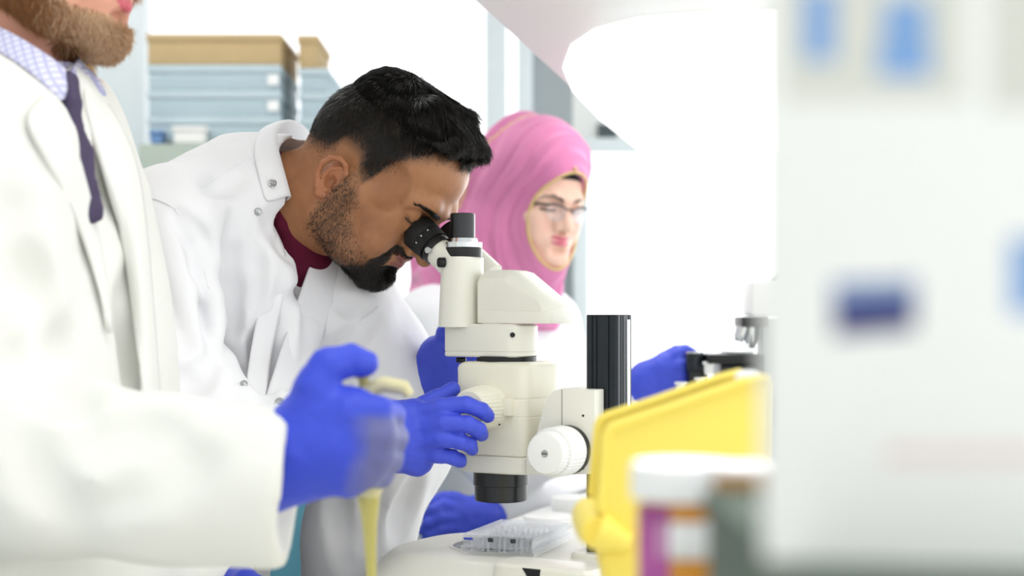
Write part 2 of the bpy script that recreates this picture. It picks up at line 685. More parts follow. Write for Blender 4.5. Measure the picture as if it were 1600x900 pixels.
# ---------------------------------------------------------------- the bench
BU = Vector((math.sin(math.radians(20)), math.cos(math.radians(20)), 0))     # along the bench
BV = Vector((BU.y, -BU.x, 0))                                               # across it, away from the people
B0 = Vector((-0.20, 1.6, 0))
BZ = 0.92
bench = empty('lab_bench', (0.35, 1.6, 0), 'long white laboratory bench carrying the microscopes', 'bench')
mb = MB(); mb.box(B0 + BU * 0.35 + BV * 0.75 + Vector((0, 0, BZ - 0.02)), 1.75, 0.75, 0.02, BU, BV); mb.build('bench_top', MATS['bench_laminate'], bench, bevel=0.004)
for k in range(3):
    c = B0 + BU * (-1.25 + k * 1.17 + 0.42) + BV * 0.75 + Vector((0, 0, 0.45))
    mb = MB(); mb.box(c, 0.55, 0.68, 0.45, BU, BV); mb.build('cupboard', MATS['white_plastic'], bench, bevel=0.004)
# ---------------------------------------------------------------- stereo microscope in the middle
TH = math.radians(30)
MF = Vector((-math.cos(TH), math.sin(TH), 0))      # towards its user
MR = Vector((-math.sin(TH), -math.cos(TH), 0))     # its side that faces the camera
UP = Vector((0, 0, 1))
MO = Vector((-0.0036, 1.61, 0))


def S(f, r, z):
    return MO + MF * f + MR * r + UP * z


micro = empty('stereo_microscope', (MO.x, MO.y, BZ), 'cream stereo microscope with black eyepieces, ribbed knobs and black column', 'microscope')
CR = MATS['cream_plastic']


def mlathe(name, m, f, r, z, axis, prof, parent=None, seg=40, bevel=0.0, **kw):
    a = {'f': MF, 'r': MR, 'z': UP}.get(axis, axis) if isinstance(axis, str) else axis
    b = MB(); b.lathe(S(f, r, z), a, prof, seg, **kw)
    return b.build(name, MATS[m], parent or micro, bevel=bevel, angle=35)


def mloft(name, m, sections, parent=None, e=4, n=40, **kw):
    """stack of superellipse sections (z, f centre, r centre, half f, half r)"""
    b = MB()
    b.ring_loft([[S(x, y, z) for x, y in superellipse(n, hf, hr, e, fc, rc)] for z, fc, rc, hf, hr in sections])
    return b.build(name, MATS[m], parent or micro, angle=35, **kw)


STZ = 0.963
# base plate: sloping rim, broad rounded outline
def base_sec(z, g):
    return (z, -0.012, 0.0, 0.152 + g, 0.118 + g)
base = mloft('base', 'cream_plastic', [base_sec(BZ, 0.010), base_sec(BZ + 0.012, 0.012), base_sec(STZ - 0.012, -0.004), base_sec(STZ - 0.004, -0.013), base_sec(STZ - 0.001, -0.018), base_sec(STZ, -0.024)], e=3.2, n=64)
mlathe('stage_disc', 'grey_glass', 0.018, 0.0, STZ - 0.003, 'z', [(0, 0.048), (0.0034, 0.048), (0.0036, 0.0475)], base)
mlathe('disc_rim', 'cream_plastic', 0.018, 0.0, STZ - 0.002, 'z', [(0, 0.0525), (0.0030, 0.0525), (0.0030, 0.0485), (0, 0.0485)], base, cap=False)
# dark indicator window on the rim of the base
b = MB()
b.ring_loft([[S(x, y, z) for x, y in superellipse(40, 0.058 - g, 0.026 - g, 7, -0.108, 0.099)] for z, g in ((STZ - 0.030, -0.003), (STZ + 0.002, 0), (STZ + 0.0052, 0.002), (STZ + 0.006, 0.006))]); b.build('control_panel', CR, base, angle=25)
b = MB()
q = [S(-0.088, 0.1255, 0.9660), S(-0.110, 0.1255, 0.9660), S(-0.109, 0.1263, 0.9570), S(-0.095, 0.1263, 0.9570)]
b.prism(q, MR * -0.003); b.build('indicator_window', MATS['black_plastic'], base, bevel=0.0006)
# raised block under the column
mloft('column_foot', 'cream_plastic', [(STZ - 0.003, -0.126, 0, 0.034, 0.034), (STZ + 0.004, -0.126, 0, 0.034, 0.034), (STZ + 0.006, -0.126, 0, 0.032, 0.032)], base, e=6)

# column: extruded black profile with grooves
ctop = 1.2245
pr = []
hw = 0.019
def groove(pts):
    out = []
    for (x0, y0), (x1, y1) in zip(pts, pts[1:] + pts[:1]):
        dx, dy = x1 - x0, y1 - y0
        L = math.hypot(dx, dy)
        ux, uy = dx / L, dy / L
        nx, ny = -uy, ux
        out.append((x0 + ux * 0.0025, y0 + uy * 0.0025))
        for c in (0.24, 0.38, 0.76):
            g = c * L
            for o, dd in ((-0.0016, 0), (-0.0010, 0.0014), (0.0010, 0.0014), (0.0016, 0)):
                out.append((x0 + ux * (g + o) + nx * dd, y0 + uy * (g + o) + ny * dd))
        out.append((x1 - ux * 0.0025, y1 - uy * 0.0025))
    return out
prof = groove([(-hw, -hw), (hw, -hw), (hw, hw), (-hw, hw)])
b = MB(); b.ring_loft([[S(-0.126 + x, y, z) for x, y in prof] for z in (STZ + 0.004, ctop)])
col = b.build('column', MATS['anodised'], micro, angle=30)
mloft('column_cap', 'black_plastic', [(ctop, -0.126, 0, hw, hw), (ctop + 0.0012, -0.126, 0, hw - 0.0006, hw - 0.0006)], col, e=14, n=48)
b = MB(); b.box(S(-0.126 - hw + 0.0005, -0.008, (STZ + ctop) / 2), 0.0014, 0.0032, (ctop - STZ) / 2 - 0.004, MF, MR); b.build('steel_rail', MATS['chrome'], col, bevel=0.0004)
b = MB(); b.box(S(-0.110, -0.002, (STZ + ctop) / 2 - 0.05), 0.003, 0.006, 0.075, MF, MR); b.build('gear_rack', MATS['black_metal'], col)

# focus mount
pts = [(-0.130, 1.146), (-0.088, 1.146), (-0.079, 1.143), (-0.072, 1.136), (-0.066, 1.122), (-0.060, 1.100), (-0.052, 1.080), (-0.046, 1.073), (-0.046, 1.0505), (-0.130, 1.0565)]
b = MB(); b.prism([S(f, 0.042, z) for f, z in pts], MR * -0.022)
b.prism([S(max(f, -0.1045), 0.0195, z) for f, z in pts], MR * -0.0405)
mount = b.build('focus_mount', CR, micro, bevel=0.0016)
for z in (1.118, 1.062):
    mlathe('screw_hole', 'black_plastic', -0.116, 0.0415, z, 'r', [(0, 0.0014), (0.0008, 0.0014)], mount, seg=12)
b = MB(); b.box(S(-0.0905, 0.0422, 1.113), 0.0004, 0.0003, 0.032, MF, MR); b.build('panel_seam', MATS['seam'], mount, smooth=False)
# focus knobs: the big one towards the camera, its twin behind
for sgn in (1, -1):
    ax = MR * sgn
    ko = 0.020 if sgn > 0 else 0.0
    b = MB(); b.lathe(S(-0.0985, (0.022 + ko) * sgn, 1.081), ax, [(0, 0.0265), (0.0085, 0.0265), (0.0085, 0.020)], 48)
    b.build('knob_collar', MATS['black_plastic'], mount)
    b = MB(); b.lathe(S(-0.0985, (0.0305 + ko) * sgn, 1.081), ax, [(0, 0.021), (0, 0.0262), (0.003, 0.0268), (0.030, 0.0262), (0.0325, 0.0250), (0.0325, 0.020)], rib=38, ribdepth=0.0012, ribrange=(2, 3))
    kb = b.build('coarse_knob', MATS['white_plastic'], mount, angle=30)
    b = MB(); b.lathe(S(-0.0985, (0.063 + ko) * sgn, 1.081), ax, [(0, 0.020), (0, 0.0232), (0.0022, 0.0236), (0.0095, 0.0226), (0.0120, 0.0208), (0.0125, 0.019)], rib=36, ribdepth=0.0009, ribrange=(1, 3))
    kf = b.build('fine_knob', MATS['white_plastic'], mount, angle=30)
    b = MB(); b.lathe(S(-0.0985, (0.0755 + ko) * sgn, 1.081), ax, [(0, 0.004), (0.0006, 0.0038)], 20); b.build('screw', MATS['steel'], mount)
    b = MB(); b.box(S(-0.0985, (0.0764 + ko) * sgn, 1.081), 0.0031, 0.0004, 0.0005, MF, MR); b.build('screw_slot', MATS['print_dark'], mount, smooth=False)

# holder ring that carries the zoom body
b = MB()
b.ring_loft([[S(x, y, z) for x, y in superellipse(56, 0.0500 + g, 0.0425 + g, 4.2, 0.000, 0)] for z, g in ((1.0500, -0.002), (1.0515, 0), (1.0675, 0), (1.069, -0.002))])
ring = b.build('holder_ring', CR, micro, angle=30)
mlathe('set_screw', 'black_plastic', -0.020, 0.0385, 1.0595, 'r', [(0, 0.0026), (0.0010, 0.0026)], ring, seg=16)

# zoom body
zb = [(1.069, 0.040, 0.0345), (1.0705, 0.0415, 0.036), (1.112, 0.0428, 0.0370), (1.1125, 0.0424, 0.0366), (1.1135, 0.0424, 0.0366), (1.114, 0.0428, 0.0370),
      (1.1320, 0.0434, 0.0374), (1.1325, 0.0431, 0.0371), (1.1335, 0.0431, 0.0371), (1.134, 0.0436, 0.0376), (1.1665, 0.0440, 0.0380), (1.1700, 0.0425, 0.0365), (1.1725, 0.039, 0.033), (1.1735, 0.035, 0.029)]
zoom = mloft('zoom_body', 'ivory_plastic', [(z, 0.001, 0, a + 0.0035, c + 0.0035) for z, a, c in zb], e=7.0, n=64)
mlathe('neck_ring', 'black_plastic', 0.003, 0, 1.1725, 'z', [(0, 0.034), (0.0065, 0.034)], zoom, seg=48)
mlathe('lock_screw', 'black_plastic', 0.046, 0.018, 1.1745, MF * 0.9 + MR * 0.4, [(0, 0.0032), (0.010, 0.0032), (0.011, 0.0026)], zoom, seg=20)
for sgn in (1, -1):
    ax = MR * sgn
    b = MB(); b.lathe(S(0.003, 0.0395 * sgn, 1.124), ax, [(0, 0.0250), (0.0065, 0.0250), (0.0075, 0.0245)], 48); zr = b.build('magnification_ring', MATS['ivory_plastic'], zoom)
    b = MB(); b.lathe(S(0.003, 0.0470 * sgn, 1.124), ax, [(0, 0.0225), (0, 0.0244), (0.002, 0.0246), (0.030, 0.0218), (0.0335, 0.0205), (0.0350, 0.0185), (0.0355, 0.012)], rib=34, ribdepth=0.0011, ribrange=(2, 3))
    b.build('zoom_knob', MATS['ivory_plastic'], zoom, angle=30)
    b = MB(); b.box(S(-0.0250, 0.0435 * sgn, 1.1245), 0.0045, 0.0045, 0.0095, MF, MR); b.build('stop_clip', MATS['ivory_plastic'], zoom, bevel=0.0012)
    b = MB(); b.box(S(-0.0125, 0.0455 * sgn, 1.1065), 0.0034, 0.0003, 0.0009, (MF * 0.8 + UP * 0.6), MR, (UP * 0.8 - MF * 0.6)); b.build('scale_mark', MATS['print_dark'], zr, smooth=False)

# objective
mlathe('objective', 'black_metal', 0.0105, 0, 1.056, -UP, [(0, 0.0313), (0.0225, 0.0313), (0.0230, 0.0306), (0.0232, 0.0299), (0.0395, 0.0296), (0.0405, 0.0288), (0.0405, 0.0240), (0.036, 0.0235)], seg=64)
mlathe('front_lens', 'grey_glass', 0.0105, 0, 1.020, UP, [(0, 0.0236), (0.001, 0.0236)], seg=40)

# observation head: foot with rounded back, upright tube, prism housing, two eyepieces, camera port
def head_outline(n, hf0, hf1, hr, g=0):
    out = []
    for i in range(n + 1):
        a = -math.pi / 2 + math.pi * i / n
        out.append((-hf1 - hr * 0.55 * math.cos(a) + 0, hr * math.sin(a)))
    out2 = [(hf0 - 0.010, hr), (hf0 - 0.003, hr - 0.003), (hf0, hr - 0.010), (hf0, -hr + 0.010), (hf0 - 0.003, -hr + 0.003), (hf0 - 0.010, -hr)]
    return out + out2
b = MB()
b.ring_loft([[S(x, y, z) for x, y in head_outline(14, 0.0715 - g, 0.014 - g, 0.0300 - g)] for z, g in ((1.1785, 0.0012), (1.180, 0), (1.1835, 0), (1.1838, 0.0006), (1.1846, 0.0006), (1.185, 0), (1.2130, 0), (1.2155, 0.0025))])
hfoot = b.build('head_foot', CR, micro, angle=30)
mlathe('port_hole', 'black_plastic', -0.0215, 0.0285, 1.2035, MR * 0.95 - MF * 0.3, [(0, 0.0028), (0.0012, 0.0028)], hfoot, seg=18)
tube = mloft('upright_tube', 'cream_plastic', [(1.212, 0.0560, 0.012, 0.0215, 0.0300), (1.25, 0.0550, 0.012, 0.0205, 0.0290), (1.286, 0.0540, 0.012, 0.0198, 0.0280), (1.2915, 0.0540, 0.012, 0.0195, 0.0275)], e=2.6, n=48)
mlathe('mount_ring', 'black_plastic', 0.0540, 0.012, 1.2915, 'z', [(0, 0.0205), (0, 0.0222), (0.0108, 0.0222), (0.0113, 0.0216)], tube, seg=56)
mlathe('steel_ring', 'chrome', 0.0540, 0.012, 1.3027, 'z', [(0, 0.0222), (0.0058, 0.0222), (0.0063, 0.0175), (0.0105, 0.0165), (0.0110, 0.0150)], tube, seg=56)
b = MB(); b.lathe(S(0.0540, 0.012, 1.3135), UP, [(0, 0.0138), (0.0, 0.0142), (0.0275, 0.0142), (0.0282, 0.0136), (0.0282, 0.012), (0.020, 0.0115)], 48); b.build('camera_port', MATS['black_metal'], tube)
mlathe('thumb_screw', 'black_rubber', 0.060, 0.036, 1.2850, MR * 0.8 + MF * 0.6, [(0, 0.003), (0.003, 0.003), (0.003, 0.0056), (0.0095, 0.0056), (0.0105, 0.0050)], tube, seg=24)
# prism housing behind the tube
def hs(r, g):
    return [(0.0285, 1.2165), (-0.0625 + g, 1.2165), (-0.0640 + g, 1.2185), (-0.0640 + g, 1.2340), (-0.0590 + g, 1.2420), (-0.018 + g, 1.2735 - g), (-0.008, 1.2765 - g), (0.022, 1.2765 - g), (0.0285, 1.2720 - g)]
b = MB()
b.ring_loft([[S(f, r, z) for f, z in hs(r, g)] for r, g in ((-0.038, 0.010), (-0.033, 0.003), (-0.026, 0), (0.010, 0), (0.017, 0.003), (0.022, 0.010))])
hous = b.build('prism_housing', CR, micro, bevel=0.0012, angle=25)
b = MB()
b.ring_loft([[S(x, y, z) for x, y in superellipse(48, 0.0478, 0.0312, 7, -0.0170, -0.008)] for z in (1.2160, 1.2300)])
b.build('housing_skirt', CR, hous, bevel=0.0010)
EA = math.radians(40)
ED = MF * math.cos(EA) + UP * math.sin(EA)
for sgn in (1, -1):
    c = S(0.0925, -0.010 + 0.0310 * sgn, 1.3085)
    b = MB(); b.tube([c - ED * 0.058, c - ED * 0.012], [0.0172, 0.0165], 40); et = b.build('eyepiece_tube', CR, micro)
    b = MB(); b.lathe(c, ED, [(-0.015, 0.0165), (-0.015, 0.0186), (-0.010, 0.0190), (-0.009, 0.0180), (-0.006, 0.0180), (-0.006, 0.0196)], 44); b.build('clamp_ring', MATS['black_plastic'], et)
    b = MB(); b.lathe(c, ED, [(-0.006, 0.017), (-0.006, 0.0200), (0.007, 0.0204), (0.007, 0.017)], rib=40, ribdepth=0.0008, ribrange=(1, 2)); b.build('dioptre_ring', MATS['black_plastic'], et, angle=30)
    b = MB(); b.lathe(c, ED, [(0.007, 0.017), (0.007, 0.0207), (0.022, 0.0214), (0.0235, 0.0205), (0.0235, 0.0165), (0.014, 0.013), (0.014, 0.0)], 44, cap=False); b.build('eye_cup', MATS['black_rubber'], et)
    if sgn > 0:
        nx = (MR * 0.9 - MF * 0.15 - UP * 0.1).normalized()
        b = MB(); b.lathe(c - ED * 0.0105 + nx * 0.017, nx, [(0, 0.0022), (0.003, 0.0022), (0.003, 0.0038), (0.007, 0.0038), (0.0075, 0.0033)], 20); b.build('clamp_screw', MATS['steel'], et)
        for k in range(3):
            w = (MR * math.cos(0.5 * k - 0.2) + (UP * math.cos(EA) - MF * math.sin(EA)) * math.sin(0.5 * k - 0.2)).normalized()
            b = MB(); b.lathe(c + ED * 0.0045 + w * 0.0200, w, [(0, 0.0009), (0.0006, 0.0009)], 8); b.build('index_dot', MATS['white_plastic'], et)
# ---------------------------------------------------------------- heads (local frame, metres: x forward, y to the person's left, z up, origin between the ears)
def head_field(h=0.0021, female=False, neck=None, lo=(-0.115, -0.105, -0.16), hi=(0.14, 0.105, 0.145), jaw_w=1.0, nose=0.0):
    f = Field(lo, hi, h)
    mm = 0.001
    E = lambda c, r, k, op='add', R=None: f.ell(np.array(c) * mm, np.array(r) * mm if not np.isscalar(r) else r * mm, k * mm, op, R)
    C = lambda pts, rs, k, op='add', flat=None: f.chain([np.array(p) * mm for p in pts], [r * mm for r in rs], k * mm, op, flat)
    jw = jaw_w
    E((-2, 0, 50), (84, 72, 77), 0)                         # skull
    E((-44, 0, 34), (40, 58, 52), 30)                       # back of the skull
    E((52, 0, 64), (46, 58, 46), 26)                        # forehead
    E((44, 0, 6), (44, 57 * (0.5 + 0.5 * jw), 62), 30)      # middle of the face
    E((46, 0, -38), (38, 40 * jw, 34), 24)                  # lower face
    for s in (1, -1):
        C([(4, 56 * jw, -8), (12, 52 * jw, -40), (50, 38 * jw, -62), (79, 13, -66)], [15, 14, 13, 13], 22)   # jaw
        E((64, 44 * s, 6), (22, 19, 17), 18)                # cheekbone
        E((70, 34 * s, -22), (20, 20, 26), 22)              # cheek
        C([(6, s * 56 * jw, -8), (12, s * 52 * jw, -40), (50, s * 38 * jw, -62), (79, s * 13, -66)], [15, 14, 13, 13], 22)
        bt = 9.0 if not female else 6.5
        C([(95, 7 * s, 40), (91, 26 * s, 43), (74, 48 * s, 38)], [bt, bt, bt], 14)    # brow ridge
        E((46, 62 * s, 34), (26, 12, 24), 14, 'sub')        # temple
    E((79, 0, -63), (17, 20, 15), 14)                       # chin
    E((78, 0, -36), (23, 28, 24), 16)                       # muzzle
    for s in (1, -1):
        E((97, 32 * s, 24), (15, 19, 12), 12, 'sub')        # eye socket
        E((78, 31.5 * s, 24), 15.0, 5)                    # eyeball under the lids
        C([(84, 17 * s, 20), (91, 30 * s, 18), (83, 46 * s, 21)], [1.3, 1.5, 1.3], 3, 'sub')   # line under the upper lid
        C([(80, 15 * s, 15), (86, 30 * s, 11), (76, 48 * s, 14)], [3, 4, 3], 8)                 # lower lid fold
    # nose
    nb = 0 if not female else -2
    C([(90, 0, 32), (101 + nb + nose * 0.5, 0, 16), (110 + nb + nose, 0, 2), (115 + nb + nose, 0, -7 - nose * 0.6)], [7.5, 7.2, 8.2, 9.8], 9)
    for s in (1, -1):
        C([(92, 14 * s, 6), (101 + nose * 0.5, 12.5 * s, -9 - nose * 0.5)], [7, 8.4 if not female else 7.0], 9)
        E((107, 6.8 * s, -17.5), (5.2, 3.2, 4.2), 3, 'sub')
        if not female: C([(99, 20 * s, -12), (88, 27 * s, -30)], [1.5, 1.5], 9, 'sub')          # fold beside the mouth
    C([(104, 0, -16), (99, 0, -24)], [1.6, 1.6], 5, 'sub')                       # philtrum
    # lips
    lz = -31
    for s in (1, -1):
        C([(100.5, 0, lz + 4.5), (100.0, 6 * s, lz + 5), (95, 15 * s, lz + 2.5), (87, 24 * s, lz - 1)], [4.6, 4.8, 3.8, 2.2], 4)
        C([(99, 0, lz - 6.0), (96, 10 * s, lz - 5), (87, 23 * s, lz - 1.5)], [6.0, 5.2, 2.2], 4)
        C([(106, 0, lz - 0.3), (102, 8 * s, lz - 0.2), (87, 25 * s, lz - 1.2)], [1.1, 1.2, 1.2] if not female else [0.7, 0.6, 0.4], 2.2, 'sub')
    E((97, 0, -51), (9, 16, 7), 9, 'sub')                   # hollow under the lower lip
    if neck is not None:
        f.chain([np.array(p) for p, r in neck], [r for p, r in neck], 0.028)
    # ears
    q = 0.82
    for s in (1, -1):
        ex = lambda x, o, z: (q * x + 2, s * (69 + o * 0.9), q * z - 9)
        E(ex(-9, 4, 6), (12.5, 5, 22), 5)
        hel = [ex(6, 2, 10), ex(7, 5, 25), ex(0, 9, 34), ex(-11, 13, 36), ex(-21, 16, 28), ex(-25, 17, 14), ex(-21, 15, -2), ex(-13, 11, -15), ex(-5, 7, -23), ex(1, 4, -22)]
        C(hel, [2.7, 2.8, 2.9, 3.0, 3.0, 3.0, 3.0, 3.3, 4.6, 3.6], 2.2)
        E(ex(-9, 18, 10), (9, 8, 15), 3.5, 'sub')
        E(ex(-2.5, 12, 0), (7.0, 11, 9.5), 3.0, 'sub')
        C([ex(-3, 9, 26), ex(-13, 11.5, 16), ex(-14.5, 11.0, 2), ex(-9, 8, -10), ex(0, 6, -14)], [1.8, 2.3, 2.3, 2.2, 2.1], 2.2)
        E(ex(7.5, 5, 1), (3, 4, 5), 3)
    return f


def head_matrix(origin, fwd, up):
    fwd = Vector(fwd).normalized()
    up = Vector(up)
    up = (up - fwd * up.dot(fwd)).normalized()
    left = up.cross(fwd)
    M = Matrix.Identity(4)
    for i in range(3):
        M[i][0], M[i][1], M[i][2], M[i][3] = fwd[i], left[i], up[i], origin[i]
    return M


def mixc(c, c2, m):
    c2 = np.array(c2, np.float32)
    return c * (1 - m[:, None]) + c2 * m[:, None]


def blob(L, c, r):
    q = (L - np.array(c) * 0.001) / (np.array(r) * 0.001)
    return np.sqrt((q ** 2).sum(1))


def sample_surface(V, F, n, weight=None):
    """random points on a quad mesh -> points, normals"""
    a, b, c, d = (V[F[:, i]] for i in range(4))
    nr = np.cross(c - a, d - b)
    ar = np.linalg.norm(nr, axis=1)
    w = ar.copy()
    cen = (a + b + c + d) / 4
    if weight is not None: w = w * weight(cen)
    i = rng.choice(len(F), n, p=w / w.sum())
    u, v = rng.random((n, 1)), rng.random((n, 1))
    p = (a[i] * (1 - u) + b[i] * u) * (1 - v) + (d[i] * (1 - u) + c[i] * u) * v
    return p, nr[i] / (ar[i][:, None] + 1e-12)


def tangent(v, N):
    t = v - N * (v * N).sum(1, keepdims=True)
    return t / (np.linalg.norm(t, axis=1, keepdims=True) + 1e-9)
# ---------------------------------------------------------------- the man at the microscope
man = empty('person', (-0.42, 1.78, 0), 'man in open white lab coat and maroon T-shirt bending over the microscope eyepieces', 'person')
YAW, PITCH = math.radians(20), math.radians(45)
fw_h = Vector((math.cos(YAW), -math.sin(YAW), 0))
fwd = fw_h * math.cos(PITCH) - UP * math.sin(PITCH)
upv = fw_h * math.sin(PITCH) + UP * math.cos(PITCH)
HM = head_matrix(P(569, 285, 1.685), fwd, upv)
HMi = HM.inverted()
nk = lambda px, py, d: np.array(HMi @ P(px, py, d))
hf = head_field(0.0019, nose=5.0, neck=[(np.array((-0.028, 0, -0.005)), 0.052), (nk(500, 318, 1.70), 0.056), (nk(440, 325, 1.715), 0.060), (nk(395, 350, 1.73), 0.064)],
                lo=(-0.19, -0.11, -0.17), hi=(0.14, 0.11, 0.145))
SK, SKD, LIP = lin('#a87551'), lin('#8d5a3c'), lin('#8f5550')


def hairline(L):
    """positive inside the hair-bearing scalp"""
    x, y, z = L[:, 0] * 1000, np.abs(L[:, 1]) * 1000, L[:, 2] * 1000
    front = 88 - 0.012 * y ** 2 * 0.55
    top = sstep(82, 92, z + (x - 60) * -0.05) * (x < 95)
    line = np.where(x > 20, 78 - (x - 20) * 0.0, 78 - (20 - x) * 1.02)          # lower edge on the side of the head
    line = np.where(x > 45, 64 + (x - 45) * 0.75 - np.clip(y - 40, 0, 30) * 0.25, line)
    side = np.clip(x, -200, 20)
    low = np.interp(x, [-95, -80, -55, -35, -22, -8, 4, 16, 24, 30, 44, 60, 78, 95], [-14, -14, -10, 0, 22, 28, 26, 6, 4, 30, 50, 74, 90, 96])
    return z - low


def skin_color(L):
    x, y, z = L[:, 0] * 1000, np.abs(L[:, 1]) * 1000, L[:, 2] * 1000
    n = vnoise(L, 60, 1) * 0.5 + vnoise(L, 180, 2) * 0.3
    C = np.tile(np.array(SK, np.float32), (len(L), 1))
    C = mixc(C, lin('#92603f'), 0.5 * sstep(-0.4, 0.8, n))
    # ear a little redder
    ear = sstep(68, 73, y) * sstep(-28, -20, x) * sstep(12, 7, x) * sstep(-36, -31, z) * sstep(28, 23, z)
    C = mixc(C, lin('#b0684a'), 0.4 * ear)
    # stubble: moustache, jaw and cheek; scalp under the hair
    hl = hairline(L)
    scalp = sstep(-2, 26, hl + 5 * vnoise(L, 90, 8)) * (1 - ear)
    C = mixc(C, lin('#241a14'), 0.86 * scalp)
    b = beard_mask(L)
    C = mixc(C, lin('#3a2a20'), 0.42 * stub_mask(L) * (0.8 + 0.3 * vnoise(L, 150, 6)))
    C = mixc(C, lin('#1d1612'), 0.9 * b)
    lips = (blob(L, (99, 0, -27), (9, 20, 5.5)) < 1) | (blob(L, (98, 0, -37), (10, 18, 6.5)) < 1)
    C = mixc(C, LIP, 0.85 * lips)
    return C


def jaw_dist(L):
    q = np.stack([L[:, 0] * 1000, np.abs(L[:, 1]) * 1000, L[:, 2] * 1000], 1)
    jd = np.full(len(L), 1e3)
    pts = [np.array(a, float) for a in ((8, 60, -14), (12, 57, -32), (18, 52, -46), (50, 38, -60), (79, 13, -64))]
    for a, b in zip(pts, pts[1:]):
        t = np.clip(((q - a) @ (b - a)) / ((b - a) @ (b - a)), 0, 1)[:, None]
        jd = np.minimum(jd, np.linalg.norm(q - a - t * (b - a), axis=1))
    return jd


def stub_mask(L):
    x, z = L[:, 0] * 1000, L[:, 2] * 1000
    return sstep(34, 17, jaw_dist(L)) * sstep(2, 10, x)


def beard_mask(L):
    x, y, z = L[:, 0] * 1000, np.abs(L[:, 1]) * 1000, L[:, 2] * 1000
    j = vnoise(L, 120, 5) * 4
    chin = sstep(1.12, 0.92, blob(L, (80, 0, -68), (36, 31, 30)) + j * 0.01)
    mous = sstep(1.15, 0.9, blob(L, (93, 0, -21), (20, 28, 7.5))) * sstep(0.0, 2.5, y + 1)
    corner = sstep(1.2, 0.85, blob(L, (82, 27, -40), (14, 9, 24)) if False else np.minimum(blob(L, (84, 27, -38), (14, 9, 22)), blob(L, (84, -27, -38), (14, 9, 22))))
    q = np.stack([x, y, z], 1)
    jd = np.full(len(L), 1e3)
    pts = [np.array(a, float) for a in ((10, 56, -30), (16, 51, -45), (50, 38, -62), (79, 13, -66))]
    for a, b in zip(pts, pts[1:]):
        t = np.clip(((q - a) @ (b - a)) / ((b - a) @ (b - a)), 0, 1)[:, None]
        jd = np.minimum(jd, np.linalg.norm(q - a - t * (b - a), axis=1))
    edge = np.interp(x, [-10, 5, 10, 20, 40, 60, 75, 90], [-36, -36, -40, -50, -54, -50, -46, -44])
    jaw = sstep(0, 6, edge - z + j) * sstep(20, 15, jd) * sstep(4, 12, x) * 0.85
    soft = np.maximum.reduce([chin, mous, corner, jaw * sstep(30, 52, x)])
    lips = (blob(L, (99, 0, -27), (9, 21, 5.2)) < 1) | (blob(L, (99, 0, -37), (9, 18, 5.5)) < 1)
    return soft * (~lips)


body, HL, HF = sdf_object('body', hf, MATS['skin'], man, HM, it=1, color=skin_color)
# hair of the man at the microscope: a combed mass on top, clipped sides, beard
hc = Field((-0.115, -0.095, 0.03), (0.135, 0.095, 0.175), 0.0024)
hc.ell((0.002, 0, 0.078), (0.090, 0.0690, 0.064))
hc.ell((-0.036, 0, 0.066), (0.050, 0.064, 0.060), 0.02)
for y in (-0.036, -0.012, 0.012, 0.036):
    hc.chain([(0.022, y * 1.1, 0.120), (0.058, y, 0.119 - abs(y) * 0.1), (0.086 - abs(y) * 0.35, y * 0.92, 0.110 - abs(y) * 0.2)], [0.024, 0.018, 0.0105], 0.010)
X, Y, Z = hc.grid()
zc = np.interp(X, [-0.115, -0.09, -0.06, -0.02, 0.03, 0.05, 0.065, 0.09, 0.135], [0.050, 0.054, 0.066, 0.076, 0.078, 0.082, 0.090, 0.099, 0.103]).astype(np.float32)
zd = (zc - Z) * 0.8
hk = np.maximum(0.030 - np.abs(hc.D - zd), 0) / 0.030
hc.D = (np.maximum(hc.D, zd) + hk * hk * 0.030 * 0.25).astype(np.float32)      # the mass thins out towards its lower edge


def hair_disp(V):
    # tufts combed forward
    q = V * np.array([0.35, 1.0, 0.55])
    return 0.0028 * vnoise(q, 75, 3) + 0.0014 * vnoise(q, 210, 4) - 0.002


hair, CL, CF = sdf_object('hair', hc, MATS['hair_under'], man, HM, it=2, disp=hair_disp)
CN = None
p, N = sample_surface(CL, CF, 42000, lambda c: 0.15 + sstep(0.05, 0.09, c[:, 2]))
crown = np.array([-0.045, 0.004, 0.135])
rad = p - crown
side = sstep(0.035, 0.062, np.abs(p[:, 1]))[:, None]
fwdv = np.tile([1.0, 0, 0.05], (len(p), 1))
comb = rad / np.linalg.norm(rad, axis=1, keepdims=True) * 0.7 + fwdv * sstep(-0.03, 0.02, p[:, 0])[:, None] * 0.8 + side * np.array([0.15, 0, -0.7])
# tufts: neighbouring hairs share a sideways lean
tuft = np.stack([np.zeros(len(p)), vnoise(p * [0.5, 1, 1], 70, 11), 0.5 * vnoise(p * [0.5, 1, 1], 70, 12)], 1)
T = tangent(comb + 0.55 * tuft, N)
lift = ((0.10 + 0.12 * sstep(-0.06, -0.02, p[:, 0])) + 0.16 * vnoise(p, 60, 13))[:, None]
L0 = 0.006 + 0.004 * sstep(-0.07, -0.04, p[:, 0]) + 0.010 * sstep(-0.06, -0.02, p[:, 0]) * sstep(0.09, 0.13, p[:, 2]) * rng.uniform(0.6, 1.3, len(p))
hs = strands_mesh('hair_strands', p - N * 0.003, T + N * lift, L0, 0.00040, 3, MATS['hair_black'], hair, bend=-N * 0.30 + T * 0.2, jitter=0.10, M=HM)

